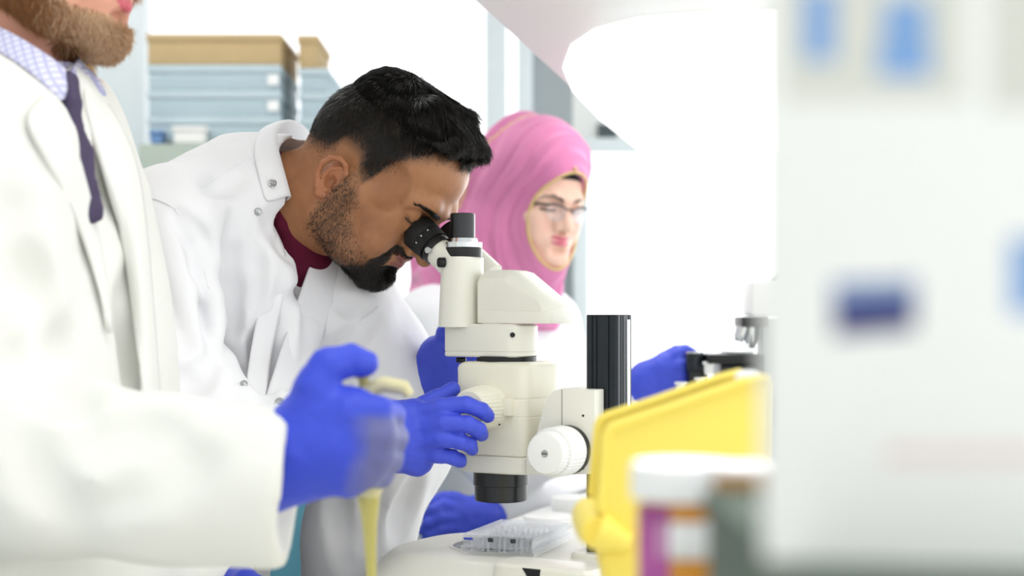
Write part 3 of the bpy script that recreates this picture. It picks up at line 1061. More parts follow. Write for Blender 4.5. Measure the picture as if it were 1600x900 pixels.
# clipped sides and nape: short hairs on the scalp
def side_w(c):
    hl = hairline(c)
    earz = (np.abs(c[:, 1]) > 0.069) & (c[:, 0] > -0.03) & (c[:, 0] < 0.012) & (c[:, 2] < 0.044)
    return (0.10 * sstep(-3, 6, hl) + 0.9 * sstep(8, 34, hl)) * (c[:, 0] < 0.092) * ~earz
p, N = sample_surface(HL, HF, 26000, side_w)
hl = hairline(p)
T = tangent(np.tile([0.55, 0, -0.85], (len(p), 1)) + np.stack([0.4 * vnoise(p, 50, 21), 0 * p[:, 0], 0.3 * vnoise(p, 50, 22)], 1), N)
strands_mesh('clipped_hair', p, T + N * 0.35, 0.0022 + 0.011 * sstep(10, 55, hl), 0.00028, 2, MATS['hair_black'], hair, bend=-N * 0.2, M=HM)

# beard and moustache
def beard_w(c):
    return np.maximum(beard_mask(c) ** 1.5, 0)
p, N = sample_surface(HL, HF, 15000, beard_w)
den = beard_mask(p)
T = tangent(np.tile([0.35, 0, -1.0], (len(p), 1)) + np.stack([0.3 * vnoise(p, 70, 31), np.sign(p[:, 1]) * 0.25 + 0.3 * vnoise(p, 70, 32), 0 * p[:, 0]], 1), N)
chin = sstep(1.25, 0.8, blob(p, (82, 0, -74), (40, 32, 30)))
beard = strands_mesh('beard', p - N * 0.0005, T + N * 0.65, 0.0035 + 0.0085 * chin * rng.uniform(0.6, 1.2, len(p)), 0.00030, 2, MATS['hair_black'], man, bend=-N * 0.25, jitter=0.22, M=HM)
# stubble on the cheeks and throat
def stub_w(c):
    x, y, z = c[:, 0] * 1000, np.abs(c[:, 1]) * 1000, c[:, 2] * 1000
    return stub_mask(c) ** 1.3 + 0.02 * (z < -20) * (x > 0) + 0.0
p, N = sample_surface(HL, HF, 7500, stub_w)
T = tangent(np.tile([0.3, 0, -1.0], (len(p), 1)), N)
strands_mesh('stubble', p, T + N * 0.5, rng.uniform(0.0015, 0.0045, len(p)), 0.00019, 1, MATS['hair_black'], beard, jitter=0.25, M=HM)
# eyebrows
def brow_w(c):
    x, y, z = c[:, 0] * 1000, np.abs(c[:, 1]) * 1000, c[:, 2] * 1000
    mid = np.interp(y, [8, 14, 30, 44, 56], [37, 38.5, 42, 40.5, 36])
    hw = np.interp(y, [8, 14, 34, 46], [2.2, 3.0, 2.4, 0.8])
    return (np.abs(z - mid) < hw) * (y > 9) * (y < 50) * (x > 50) + 0.0
p, N = sample_surface(HL, HF, 1300, brow_w)
T = tangent(np.stack([-0.4 + 0 * p[:, 0], np.sign(p[:, 1]) * 1.0, 0.25 + 0 * p[:, 0]], 1), N)
strands_mesh('eyebrows', p, T + N * 0.22, 0.0060, 0.00024, 2, MATS['hair_black'], man, bend=-N * 0.25, M=HM)
# eyelashes
for s in (1, -1):
    pl, Nl = [], []
    for k in range(70):
        t = k / 69
        y = 17 + 30 * t
        x = 92.0 - 7.5 * ((t - 0.42) / 0.58) ** 2
        pl.append((x * 0.001, s * y * 0.001, (20.5 - 2.2 * math.sin(math.pi * t)) * 0.001)); Nl.append((1, 0.5 * s * (t - 0.3), -0.75))
    strands_mesh('eyelashes', np.array(pl), np.array(Nl), 0.0075, 0.00022, 2, MATS['hair_black'], man, bend=np.tile([0, 0, 0.35], (len(pl), 1)), M=HM, jitter=0.12)
# ---------------------------------------------------------------- clothes and hands
def probe(fld, px, py, d0, d1):
    """distance at which the line of sight through a pixel of the photograph meets a sculpted volume"""
    d = np.arange(d0, d1, fld.h * 0.4)
    q = np.stack([(px - 800.0) / FPX * d, d, ZC + (HY - py) / FPX * d], 1)
    i = np.round((q - fld.lo) / fld.h).astype(int)
    ok = ((i >= 0) & (i < fld.n)).all(1)
    v = np.ones(len(d))
    v[ok] = fld.D[i[ok, 0], i[ok, 1], i[ok, 2]]
    hit = np.argmax(v < 0)
    return d[hit] if (v < 0).any() else None


def on(fld, px, py, d0, d1, lift=0.0):
    d = probe(fld, px, py, d0, d1)
    return None if d is None else np.array(P(px, py, d - lift))


def densify(pts, n=4):
    out = []
    for a, b in zip(pts, pts[1:]):
        for k in range(n):
            out.append(tuple(np.array(a) + (np.array(b) - np.array(a)) * k / n))
    return out + [tuple(pts[-1])]


def crease(fld, pix, r, k, d0, d1, op='sub', depth=0.35):
    """a fold pressed into (or raised on) cloth along a line of pixels"""
    P3 = [on(fld, x, y, d0, d1, (1 - depth) * r if op == 'sub' else -(1 - depth) * r) for x, y in densify(pix)]
    P3 = [p for p in P3 if p is not None]
    n = len(P3)
    if n < 2: return
    rs = [r * (0.35 + 0.65 * math.sin(math.pi * (i + 0.5) / n)) for i in range(n)]
    # keep the axis r*(1-depth) above the cloth so that only the bottom of the tube bites
    fld.chain(P3, rs, k, op)


def seam(name, fld, pix, parent, m, d0, d1, r=0.0009, lift=0.0002):
    pts = [on(fld, x, y, d0, d1, lift) for x, y in densify(pix, 5)]
    pts = [Vector(p) for p in pts if p is not None]
    # even out the voxel steps
    for _ in range(3):
        pts = [pts[0]] + [(a + b * 2 + c) / 4 for a, b, c in zip(pts, pts[1:], pts[2:])] + [pts[-1]]
    b = MB(); b.tube(pts, r, 6)
    return b.build(name, MATS[m], parent)


def snap(fld_or_point, normal, parent, r=0.0045):
    b = MB(); b.lathe(Vector(fld_or_point), normal, [(-0.001, r), (0.0012, r), (0.0020, r * 0.85), (0.0013, r * 0.6), (0.0013, r * 0.45), (0.0024, r * 0.3)], 20)
    return b.build('snap', MATS['steel'], parent)


def strip(name, curves, m, parent, thick=0.002, sub=1):
    """cloth band lofted through a few curves of 3-D points"""
    n = min(len(c) for c in curves)
    V, F = [], []
    for c in curves:
        V += [Vector(p) for p in c[:n]]
    for i in range(len(curves) - 1):
        for j in range(n - 1):
            F.append((i * n + j, i * n + j + 1, (i + 1) * n + j + 1, (i + 1) * n + j))
    o = link_mesh(name, raw_mesh(name, V, F), MATS[m], parent)
    md = o.modifiers.new('sub', 'SUBSURF'); md.levels = sub; md.render_levels = sub
    md = o.modifiers.new('thick', 'SOLIDIFY'); md.thickness = thick; md.offset = 0
    return o


def PP(pts):
    return [P(*p) for p in pts]


def hand(name, palm, fingers, cuff, mname, parent, h=0.0018, kf=0.006, disp=0.0006, color=None):
    """palm: [(px,py,d,r)] blended together; fingers: lists of (px,py,d,r); cuff: chain towards the arm"""
    allp = [q for q in palm + cuff] + [q for f in fingers for q in f]
    W3 = np.array([np.array(P(*q[:3])) for q in allp])
    R = max(q[3] for q in allp)
    f = Field(W3.min(0) - R - 0.006, W3.max(0) + R + 0.006, h)
    pp = [np.array(P(*q[:3])) for q in palm]
    for i in range(len(palm)):
        for j in range(i + 1, len(palm)):
            f.cap(pp[i], pp[j], palm[i][3], palm[j][3], 0.010)
    if cuff:
        f.chain([P(*q[:3]) for q in cuff], [q[3] for q in cuff], 0.012)
    g = None
    for fi in fingers:
        # each finger blends with the palm at its root only
        pts = [np.array(P(*q[:3])) for q in fi]
        f.chain(pts[:2], [fi[0][3], fi[1][3]], kf)
        for i in range(1, len(pts) - 1):
            f.cap(pts[i], pts[i + 1], fi[i][3], fi[i + 1][3], 0.0014)
    o, L, F = sdf_object(name, f, MATS[mname], parent, it=1, color=color, disp=lambda V: disp * vnoise(V, 110, 9) + disp * 0.6 * vnoise(V * [1, 1, 2.2], 190, 10))
    return o, f


def bench_cut(fld):
    """clothes stop at the front edge of the bench"""
    X, Y, Z = fld.grid()
    a = (X - B0.x) * BV.x + (Y - B0.y) * BV.y + 0.004
    fld.D = np.maximum(fld.D, np.minimum(a, BZ + 0.002 - Z).astype(np.float32))


def clear_material(name, tint, amount=0.12, rough=0.05):
    m = bpy.data.materials.new(name)
    m.use_nodes = True
    nt = m.node_tree
    nt.nodes.clear()
    o = nt.nodes.new('ShaderNodeOutputMaterial')
    t = nt.nodes.new('ShaderNodeBsdfTransparent'); t.inputs[0].default_value = (*tint, 1)
    d = nt.nodes.new('ShaderNodeBsdfPrincipled'); d.inputs['Base Color'].default_value = (*tint, 1); d.inputs['Roughness'].default_value = rough
    lw = nt.nodes.new('ShaderNodeLayerWeight'); lw.inputs['Blend'].default_value = 0.35
    nz = nt.nodes.new('ShaderNodeTexNoise'); nz.inputs['Scale'].default_value = 40
    mr = nt.nodes.new('ShaderNodeMapRange'); mr.inputs['To Min'].default_value = amount * 0.8; mr.inputs['To Max'].default_value = amount * 1.2
    nt.links.new(nz.outputs['Fac'], mr.inputs['Value'])
    ad = nt.nodes.new('ShaderNodeMath'); ad.operation = 'MULTIPLY_ADD'; ad.inputs[1].default_value = 0.35
    nt.links.new(lw.outputs['Fresnel'], ad.inputs[0]); nt.links.new(mr.outputs['Result'], ad.inputs[2])
    x = nt.nodes.new('ShaderNodeMixShader')
    nt.links.new(ad.outputs[0], x.inputs[0]); nt.links.new(t.outputs[0], x.inputs[1]); nt.links.new(d.outputs[0], x.inputs[2]); nt.links.new(x.outputs[0], o.inputs[0])
    MATS[name] = m


# clothes of the man at the microscope
lat = Vector((-math.sin(math.radians(24)), -math.cos(math.radians(24)), 0))     # to his right, towards the camera
cf = Field((-0.62, 1.37, 0.52), (0.03, 2.00, 1.44), 0.0036)
sp = [(428, 292, 1.735), (380, 356, 1.745), (296, 500, 1.775), (236, 650, 1.80), (222, 800, 1.82), (222, 960, 1.84)]
for a, b, ra, rb in zip(sp, sp[1:], (0.070, 0.125, 0.172, 0.180, 0.190), (0.125, 0.172, 0.180, 0.190, 0.205)):
    A, B = P(*a), P(*b)
    fwd_s = (A - B).cross(lat).normalized()
    cf.cap(A, B, ra, rb, 0.05, flat=(fwd_s, 0.68))
# shoulders and sleeves
SHN, SHF = P(268, 352, 1.575), P(455, 372, 1.90)
cf.cap(P(385, 318, 1.70), SHN, 0.056, 0.068, 0.05)
cf.cap(P(430, 315, 1.78), SHF, 0.056, 0.068, 0.05)
FA = [(455, 380, 1.90, 0.068), (500, 520, 1.91, 0.062), (540, 640, 1.89, 0.060), (590, 640, 1.82, 0.050), (635, 606, 1.765, 0.042)]
cf.chain([P(*q[:3]) for q in FA], [q[3] for q in FA], 0.025)
# hanging fronts: near one, far one, and the skirt of the coat
cf.chain(PP([(385, 345, 1.645), (392, 470, 1.64), (385, 600, 1.64), (360, 760, 1.66), (340, 960, 1.70)]), [0.042, 0.048, 0.055, 0.060, 0.07], 0.05, flat=(Vector((0.6, 0.8, 0)), 0.7))
FARP = [(514, 402, 1.745, 0.030), (545, 500, 1.745, 0.045), (560, 600, 1.755, 0.052), (590, 720, 1.775, 0.062), (562, 830, 1.785, 0.060), (548, 960, 1.79, 0.066)]
cf.chain([P(*q[:3]) for q in FARP], [q[3] for q in FARP], 0.05)
cf.chain(PP([(560, 470, 1.80), (600, 560, 1.82), (620, 690, 1.84), (566, 800, 1.85), (545, 900, 1.86)]), [0.05, 0.055, 0.066, 0.056, 0.06], 0.04)
NA = [(262, 358, 1.572, 0.066), (264, 470, 1.537, 0.057), (284, 580, 1.51, 0.057), (322, 665, 1.495, 0.060), (440, 690, 1.49, 0.054), (545, 690, 1.508, 0.046)]
cf.chain([P(*q[:3]) for q in NA], [q[3] for q in NA], 0.006)
# lower part of the fronts, where they overlap
cf.chain(PP([(470, 462, 1.690), (452, 520, 1.672), (428, 600, 1.655), (400, 720, 1.66)]), [0.020, 0.030, 0.040, 0.050], 0.02)
# neck opening and V
cf.chain(PP([(560, 285, 1.69), (470, 315, 1.71), (415, 320, 1.725)]), [0.075, 0.072, 0.060], 0.012, 'sub')
cf.chain(PP([(452, 352, 1.60), (462, 380, 1.615), (472, 412, 1.63)]), [0.030, 0.022, 0.004], 0.010, 'sub')
cf.chain(PP([(452, 352, 1.66), (464, 380, 1.665), (474, 416, 1.68)]), [0.036, 0.026, 0.005], 0.010, 'sub')
D0, D1 = 1.36, 2.0
for pix, r, dep in (
        ([(474, 436), (458, 490), (440, 545), (426, 585), (408, 632)], 0.012, 0.5),       # edge of the far front
        ([(446, 425), (441, 470), (428, 515), (421, 560), (420, 592)], 0.010, 0.45),      # edge of the near front
        ([(276, 332), (306, 376), (326, 440), (338, 520), (340, 560)], 0.014, 0.5),       # armhole fold
        ([(300, 350), (325, 400), (350, 440)], 0.016, 0.35),
        ([(232, 330), (262, 420), (285, 500), (300, 560)], 0.020, 0.3),
        ([(275, 600), (305, 590), (335, 560)], 0.016, 0.4),
        ([(300, 420), (318, 470), (326, 520)], 0.012, 0.4),
        ([(375, 330), (366, 400), (360, 470), (362, 560)], 0.016, 0.3),
        ([(404, 360), (398, 430), (408, 520), (404, 600)], 0.014, 0.3),
        ([(318, 292), (350, 286), (380, 272)], 0.012, 0.3),
        ([(525, 470), (560, 480), (600, 505)], 0.014, 0.35),
        ([(500, 560), (540, 540), (585, 500)], 0.016, 0.35),
        ([(470, 620), (520, 600), (560, 560)], 0.014, 0.3),
        ([(510, 760), (530, 830), (540, 900)], 0.022, 0.35),
        ([(590, 750), (575, 820), (560, 890)], 0.020, 0.35),
        ([(660, 745), (640, 800), (625, 850)], 0.020, 0.35)):
    crease(cf, pix, r, 0.010, D0, D1, 'sub', dep * 1.35)
for pix, r in (([(283, 345), (322, 420), (334, 480), (338, 540)], 0.007), ([(268, 470), (300, 450), (318, 460)], 0.007), ([(245, 350), (280, 450), (300, 520)], 0.008)):
    crease(cf, pix, r, 0.012, D0, D1, 'add', 0.4)
bench_cut(cf)
coat, CV, CFa = sdf_object('lab_coat', cf, MATS['coat_white'], man, it=3,
                           disp=lambda V: 0.0016 * vnoise(V * [1, 1, 0.5], 26, 41) + 0.0007 * vnoise(V * [1, 1, 0.6], 60, 42))
# collar
Tc = PP([(457, 304, 1.622), (451, 280, 1.624), (442, 248, 1.632), (434, 218, 1.648), (436, 197, 1.685), (452, 185, 1.735), (474, 190, 1.785), (492, 213, 1.82), (502, 255, 1.838), (503, 305, 1.838), (494, 352, 1.82)])
Oc = PP([(414, 318, 1.598), (409, 294, 1.600), (400, 262, 1.607), (394, 232, 1.624), (402, 204, 1.668), (428, 192, 1.738), (456, 197, 1.80), (480, 219, 1.845), (492, 262, 1.868), (492, 312, 1.868), (480, 367, 1.845)])
Ic = PP([(445, 318, 1.650), (438, 296, 1.650), (428, 262, 1.656), (422, 238, 1.672), (428, 222, 1.70), (445, 220, 1.738), (466, 228, 1.772), (480, 246, 1.79), (485, 285, 1.797), (481, 330, 1.792), (472, 370, 1.78)])
Bc = [o + (t - o) * 0.5 + (o - i) * 0.10 for o, t, i in zip(Oc, Tc, Ic)]
collar = strip('collar', [Oc, Bc, Tc, [t + (i - t) * 0.45 for t, i in zip(Tc, Ic)], Ic], 'coat_white', coat, 0.0022, 2)
dn = Vector((-0.25, -0.95, 0.1))
snap(P(426, 286, 1.603), dn, collar)
for (x, y), r in (((403, 331), 0.0045), ((407, 465), 0.0040), ((381, 600), 0.0040), ((437, 629), 0.0052)):
    p_ = on(cf, x, y, D0, D1)
    if p_ is not None: snap(p_, (-0.1 if r > 0.005 else 0.55, -0.9, 0.1), coat, r)
seam('seam', cf, [(219, 309), (240, 309), (262, 318), (274, 326)], coat, 'coat_white', D0, D1)
seam('seam', cf, [(274, 326), (300, 304), (330, 282), (360, 264), (392, 247)], coat, 'coat_white', D0, D1)
seam('seam', cf, [(274, 328), (296, 360), (316, 405), (326, 450)], coat, 'coat_white', D0, D1)
seam('seam', cf, [(590, 480), (545, 515), (500, 555), (470, 590), (448, 610)], coat, 'coat_white', D0, D1)
# edges of the two fronts, as bands of cloth lying on the coat
def band(name, edge, inner, le=0.004, li=-0.001):
    E_, I_ = [], []
    for e_, i_ in zip(edge, inner):
        a = Vector(P(*e_)) if len(e_) == 3 else on(cf, *e_, D0, D1, le)
        c = Vector(P(*i_)) if len(i_) == 3 else on(cf, *i_, D0, D1, li)
        if a is None or c is None: continue
        E_.append(Vector(a)); I_.append(Vector(c))
    for L_ in (E_, I_):
        for _ in range(2):
            L_[1:-1] = [(L_[k - 1] + L_[k] * 2 + L_[k + 1]) / 4 for k in range(1, len(L_) - 1)]
    return strip(name, [E_, [(a + c) / 2 + Vector((0, -0.0015, 0)) for a, c in zip(E_, I_)], I_], 'coat_white', coat, 0.0022, 2)
band('front_band', [(411, 322, 1.624), (422, 345, 1.628), (437, 372, 1.636), (452, 398, 1.646), (456, 420), (446, 450), (441, 480), (428, 515), (421, 555), (420, 595), (412, 640)],
     [(396, 330), (398, 352), (404, 382), (410, 410), (412, 432), (408, 460), (404, 490), (394, 525), (388, 560), (386, 600), (380, 640)])
band('front_band', [(498, 378, 1.695), (489, 402, 1.688), (477, 432, 1.668), (468, 460), (456, 496), (442, 540), (428, 585), (410, 634), (400, 660)],
     [(536, 398), (534, 424), (528, 452), (520, 485), (508, 520), (494, 560), (478, 600), (458, 640), (446, 665)], 0.007, -0.001)
# T-shirt
tf = Field((-0.42, 1.56, 1.17), (-0.17, 1.88, 1.42), 0.0030)
ringp = [(447, 224, 1.735), (428, 250, 1.678), (422, 300, 1.652), (438, 350, 1.650), (466, 384, 1.675), (492, 378, 1.72), (503, 345, 1.765), (500, 290, 1.79), (478, 240, 1.775), (447, 224, 1.735)]
tf.chain(PP(ringp), 0.0085, 0.004)
tf.chain(PP([(405, 330, 1.72), (440, 385, 1.725), (470, 460, 1.735)]), [0.060, 0.062, 0.055], 0.02)
tf.chain(PP([(560, 285, 1.69), (480, 315, 1.71), (425, 320, 1.72)]), [0.064, 0.060, 0.052], 0.004, 'sub')
sdf_object('t_shirt', tf, MATS['maroon'], man, it=1)
# trousers and shoes, below the bench
lf = Field((-0.75, 1.45, 0.0), (-0.10, 2.15, 0.80), 0.010)
for dy, fx in ((-0.10, 0.0), (0.10, 0.04)):
    hip, kn, an = np.array((-0.44 + fx, 1.82 + dy, 0.72)), np.array((-0.37 + fx, 1.80 + dy, 0.46)), np.array((-0.43 + fx, 1.83 + dy, 0.10))
    lf.chain([hip, kn, an], [0.088, 0.066, 0.05], 0.03)
mat('trouser_dark', '#2a3240', 0.8, 0.06, 60)
bench_cut(lf)
sdf_object('trousers', lf, MATS['trouser_dark'], man, it=2)
mat('shoe_black', '#1b1a1a', 0.5, 0.06, 60)
for dy, fx in ((-0.10, 0.0), (0.10, 0.04)):
    sf = Field((-0.56 + fx, 1.70 + dy, -0.005), (-0.20 + fx, 1.94 + dy, 0.16), 0.006)
    a = np.array((-0.45 + fx, 1.83 + dy, 0.045)); b = np.array((-0.29 + fx, 1.79 + dy, 0.035))
    sf.chain([a, b], [0.044, 0.036], 0.02); sf.cap(a, a + (0, 0, 0.07), 0.042, 0.045, 0.02); sf.half((0, 0, 0.0), (0, 0, -1))
    sdf_object('shoe', sf, MATS['shoe_black'], man, it=1)
# gloves
mm_ = 0.001
hand('glove', [(648, 652, 1.535, 0.016), (646, 690, 1.535, 0.018), (650, 716, 1.537, 0.015), (618, 664, 1.530, 0.022), (618, 700, 1.532, 0.022)],
     [[(655, 648, 1.528, 0.0110), (690, 636, 1.512, 0.0098), (728, 632, 1.508, 0.0092), (752, 641, 1.516, 0.0085), (762, 650, 1.526, 0.0078)],
      [(655, 672, 1.524, 0.0112), (695, 660, 1.503, 0.0098), (730, 663, 1.501, 0.0092), (748, 672, 1.512, 0.0086), (752, 678, 1.522, 0.0080)],
      [(655, 694, 1.524, 0.0110), (690, 685, 1.506, 0.0096), (718, 689, 1.505, 0.0090), (734, 696, 1.514, 0.0083), (737, 701, 1.522, 0.0078)],
      [(655, 712, 1.530, 0.0102), (686, 711, 1.516, 0.0088), (706, 714, 1.515, 0.0083), (718, 718, 1.522, 0.0077), (720, 721, 1.528, 0.0072)],
      [(636, 650, 1.548, 0.0140), (660, 636, 1.565, 0.0120), (684, 622, 1.573, 0.0105), (708, 608, 1.578, 0.0085)]],
     [(618, 682, 1.530, 0.028), (590, 686, 1.522, 0.029), (540, 689, 1.510, 0.031)], 'nitrile', man, 0.0018)
hand('glove', [(668, 592, 1.755, 0.024), (686, 556, 1.745, 0.022), (700, 590, 1.742, 0.022), (706, 560, 1.735, 0.020)],
     [[(695, 540, 1.740, 0.0125), (720, 528, 1.735, 0.011), (748, 548, 1.728, 0.010), (765, 575, 1.72, 0.009)],
      [(705, 555, 1.735, 0.0120), (735, 555, 1.728, 0.011), (760, 580, 1.72, 0.010), (770, 600, 1.715, 0.009)],
      [(708, 575, 1.735, 0.0120), (738, 585, 1.725, 0.011), (760, 610, 1.718, 0.010), (766, 625, 1.715, 0.009)],
      [(705, 595, 1.738, 0.0110), (730, 610, 1.73, 0.010), (748, 630, 1.722, 0.009), (752, 640, 1.72, 0.0085)],
      [(690, 545, 1.735, 0.0130), (697, 520, 1.722, 0.012), (716, 512, 1.71, 0.010), (735, 530, 1.705, 0.009)]],
     [(668, 592, 1.755, 0.027), (654, 604, 1.762, 0.030), (640, 612, 1.768, 0.031)], 'nitrile', man, 0.0022)
mat('strap_black', '#17181a', 0.6, 0.05)
b = MB(); b.lathe(P(644, 607, 1.765), (P(668, 592, 1.755) - P(640, 612, 1.768)), [(-0.006, 0.034), (-0.006, 0.0355), (0.004, 0.0350), (0.004, 0.033)], 36); b.build('sleeve_cuff', MATS['strap_black'], man)
# ---------------------------------------------------------------- the man in the left foreground
man1 = empty('person', (-0.55, 1.33, 0), 'bearded man in white lab coat, checked shirt and purple tie pipetting in the foreground', 'person')
fw1h = Vector((math.cos(math.radians(4)), -math.sin(math.radians(4)), 0))
p1 = math.radians(10)
HM1 = head_matrix(P(44, -80, 1.31), fw1h * math.cos(p1) - UP * math.sin(p1), fw1h * math.sin(p1) + UP * math.cos(p1))
H1i = HM1.inverted()
k1 = lambda px, py, d: np.array(H1i @ P(px, py, d))
f1 = head_field(0.0030, neck=[(np.array((-0.02, 0, -0.01)), 0.054), (k1(10, 40, 1.33), 0.058), (k1(0, 160, 1.345), 0.066)], lo=(-0.13, -0.11, -0.24), hi=(0.14, 0.11, 0.145))


def beard1(L):
    x, y, z = L[:, 0] * 1000, np.abs(L[:, 1]) * 1000, L[:, 2] * 1000
    m = sstep(1.1, 0.9, blob(L, (78, 0, -76), (36, 33, 24)))
    q = np.stack([x, y, z], 1)
    jd = np.full(len(L), 1e3)
    pts = [np.array(a, float) for a in ((6, 60, 5), (10, 58, -20), (16, 51, -42), (50, 38, -58), (79, 13, -66))]
    for a, b in zip(pts, pts[1:]):
        t = np.clip(((q - a) @ (b - a)) / ((b - a) @ (b - a)), 0, 1)[:, None]
        jd = np.minimum(jd, np.linalg.norm(q - a - t * (b - a), axis=1))
    m = np.maximum(m, sstep(25, 18, jd) * sstep(-6, 4, x))
    m = np.maximum(m, sstep(1.1, 0.9, blob(L, (95, 0, -21), (18, 28, 7))))
    lips = (blob(L, (99, 0, -27), (9, 20, 5.2)) < 1) | (blob(L, (99, 0, -37), (9, 18, 6.0)) < 1) | (blob(L, (92, 0, -50), (14, 10, 6)) < 1)
    return m * ~lips


def skin1(L):
    C = np.tile(np.array(lin('#e2a890'), np.float32), (len(L), 1))
    C = mixc(C, lin('#d38f78'), 0.4 * sstep(-0.3, 0.6, vnoise(L, 40, 3)))
    C = mixc(C, lin('#bd8a66'), 0.7 * beard1(L))
    C = mixc(C, lin('#7a5236'), 0.9 * sstep(-4, 10, hairline(L)))
    lips = (blob(L, (99, 0, -27), (9, 20, 5.2)) < 1) | (blob(L, (98, 0, -37), (10, 18, 6.0)) < 1)
    return mixc(C, lin('#d0596c'), 0.9 * lips)


_, L1, F1 = sdf_object('body', f1, MATS['skin'], man1, HM1, it=1, color=skin1)
p, N = sample_surface(L1, F1, 16000, beard1)
T = tangent(np.tile([0.35, 0, -1.0], (len(p), 1)) + np.stack([0.3 * vnoise(p, 70, 31), np.sign(p[:, 1]) * 0.2 + 0.3 * vnoise(p, 70, 32), 0 * p[:, 0]], 1), N)
fr_ = rng.random(len(p)) < sstep(0.035, 0.085, p[:, 0])
ln_ = rng.uniform(0.006, 0.016, len(p))
br_ = strands_mesh('beard', p[~fr_], (T + N * 0.55)[~fr_], ln_[~fr_], 0.00036, 2, MATS['beard_ginger'], man1, bend=(-N * 0.2)[~fr_], jitter=0.22, M=HM1)
strands_mesh('blond_beard_hairs', p[fr_], (T + N * 0.55)[fr_], ln_[fr_], 0.00036, 2, MATS['beard_blond'], br_, bend=(-N * 0.2)[fr_], jitter=0.22, M=HM1)
hc1 = Field((-0.11, -0.095, 0.0), (0.115, 0.095, 0.16), 0.004)
hc1.ell((-0.002, 0, 0.056), (0.092, 0.078, 0.084)); hc1.ell((0.085, 0, 0.02), (0.05, 0.09, 0.07), 0.01, 'sub')
sdf_object('hair', hc1, MATS['beard_ginger'], man1, HM1, it=2, disp=lambda V: 0.003 * vnoise(V * [0.4, 1, 0.6], 80, 3))

c1 = Field((-0.86, 0.98, 0.42), (-0.13, 1.62, 1.46), 0.0065)
lat1 = Vector((-0.08, -1, 0))
sp = [(18, 110, 1.345), (4, 250, 1.335), (6, 430, 1.335), (20, 640, 1.335), (24, 900, 1.335), (24, 1180, 1.335)]
for a, b, ra, rb in zip(sp, sp[1:], (0.066, 0.148, 0.190, 0.200, 0.205), (0.148, 0.190, 0.200, 0.205, 0.215)):
    c1.cap(P(*a), P(*b), ra, rb, 0.05, flat=(Vector((1, -0.08, 0)), 0.66))
c1.cap(P(0, 190, 1.29), P(-36, 235, 1.18), 0.06, 0.072, 0.05)
c1.cap(P(6, 215, 1.40), P(20, 250, 1.52), 0.05, 0.068, 0.05)
c1.chain(PP([(-36, 240, 1.18), (-60, 480, 1.15), (-66, 715, 1.125)]), [0.074, 0.072, 0.074], 0.03)
c1.chain(PP([(30, 250, 1.52), (60, 560, 1.54), (110, 800, 1.53), (250, 895, 1.46), (325, 915, 1.42)]), [0.07, 0.066, 0.062, 0.055, 0.048], 0.03)
SL = [(-66, 720, 1.125, 0.078), (90, 728, 1.115, 0.070), (250, 748, 1.105, 0.0625), (470, 764, 1.10, 0.0615)]
c1.chain([P(*q[:3]) for q in SL], [q[3] for q in SL], 0.02)
for pix, r, dep in (([(20, 560), (90, 590), (120, 620)], 0.02, 0.4), ([(60, 700), (150, 680), (230, 650), (270, 655)], 0.022, 0.3),
                    ([(120, 810), (210, 770), (280, 720), (320, 690)], 0.022, 0.3),                     ([(205, 430), (212, 520), (216, 600)], 0.014, 0.5), ([(75, 430), (98, 500), (108, 560)], 0.022, 0.4), ([(20, 300), (45, 400), (70, 480)], 0.02, 0.3),
                    ([(30, 660), (60, 760), (110, 830)], 0.02, 0.3)):
    crease(c1, pix, r, 0.016, 0.98, 1.6, 'sub', dep)
c1.half(P(456, 762, 1.10), (1, 0, -0.10), 0.004)
c1.ell(P(450, 762, 1.10), (0.014, 0.050, 0.050), 0.003, 'sub')
# V of the coat
c1.chain(PP([(112, 96, 1.25), (128, 190, 1.22), (150, 290, 1.21)]), [0.036, 0.020, 0.004], 0.012, 'sub')
c1.chain(PP([(20, 20, 1.33), (14, 120, 1.335)]), [0.082, 0.076], 0.015, 'sub')
c1.chain(PP([(30, 70, 1.22), (70, 110, 1.21)]), [0.030, 0.030], 0.015, 'sub')
bench_cut(c1)
coat1, _, _ = sdf_object('lab_coat', c1, MATS['coat_cream'], man1, it=3, disp=lambda V: 0.0022 * vnoise(V * [1, 1, 0.5], 20, 51) + 0.001 * vnoise(V, 45, 52))
# lapels and coat collar
def onl(pix, lift): return [Vector(q) if q is not None else None for q in (on(c1, x, y, 0.98, 1.62, lift) for x, y in pix)]
inn = [(84, 140), (104, 190), (126, 255), (146, 330), (164, 420), (176, 520)]
out = [(36, 186), (60, 230), (92, 290), (122, 350), (150, 430), (170, 522)]
A, B = onl(inn, 0.008), onl(out, 0.007)
ok = [i for i in range(len(A)) if A[i] is not None and B[i] is not None]
if len(ok) > 2:
    A, B = [A[i] for i in ok], [B[i] for i in ok]
    strip('lapel', [A, [(a + b) / 2 + Vector((0, -0.006, 0)) for a, b in zip(A, B)], B], 'coat_cream', coat1, 0.003, 2)
strip('collar', [PP([(58, 184, 1.165), (30, 176, 1.16), (-10, 166, 1.17), (-60, 160, 1.22)]), PP([(74, 158, 1.185), (42, 138, 1.18), (0, 116, 1.19), (-60, 100, 1.24)]), PP([(78, 142, 1.21), (46, 116, 1.21), (0, 88, 1.22), (-60, 70, 1.27)])], 'coat_cream', coat1, 0.003, 2)
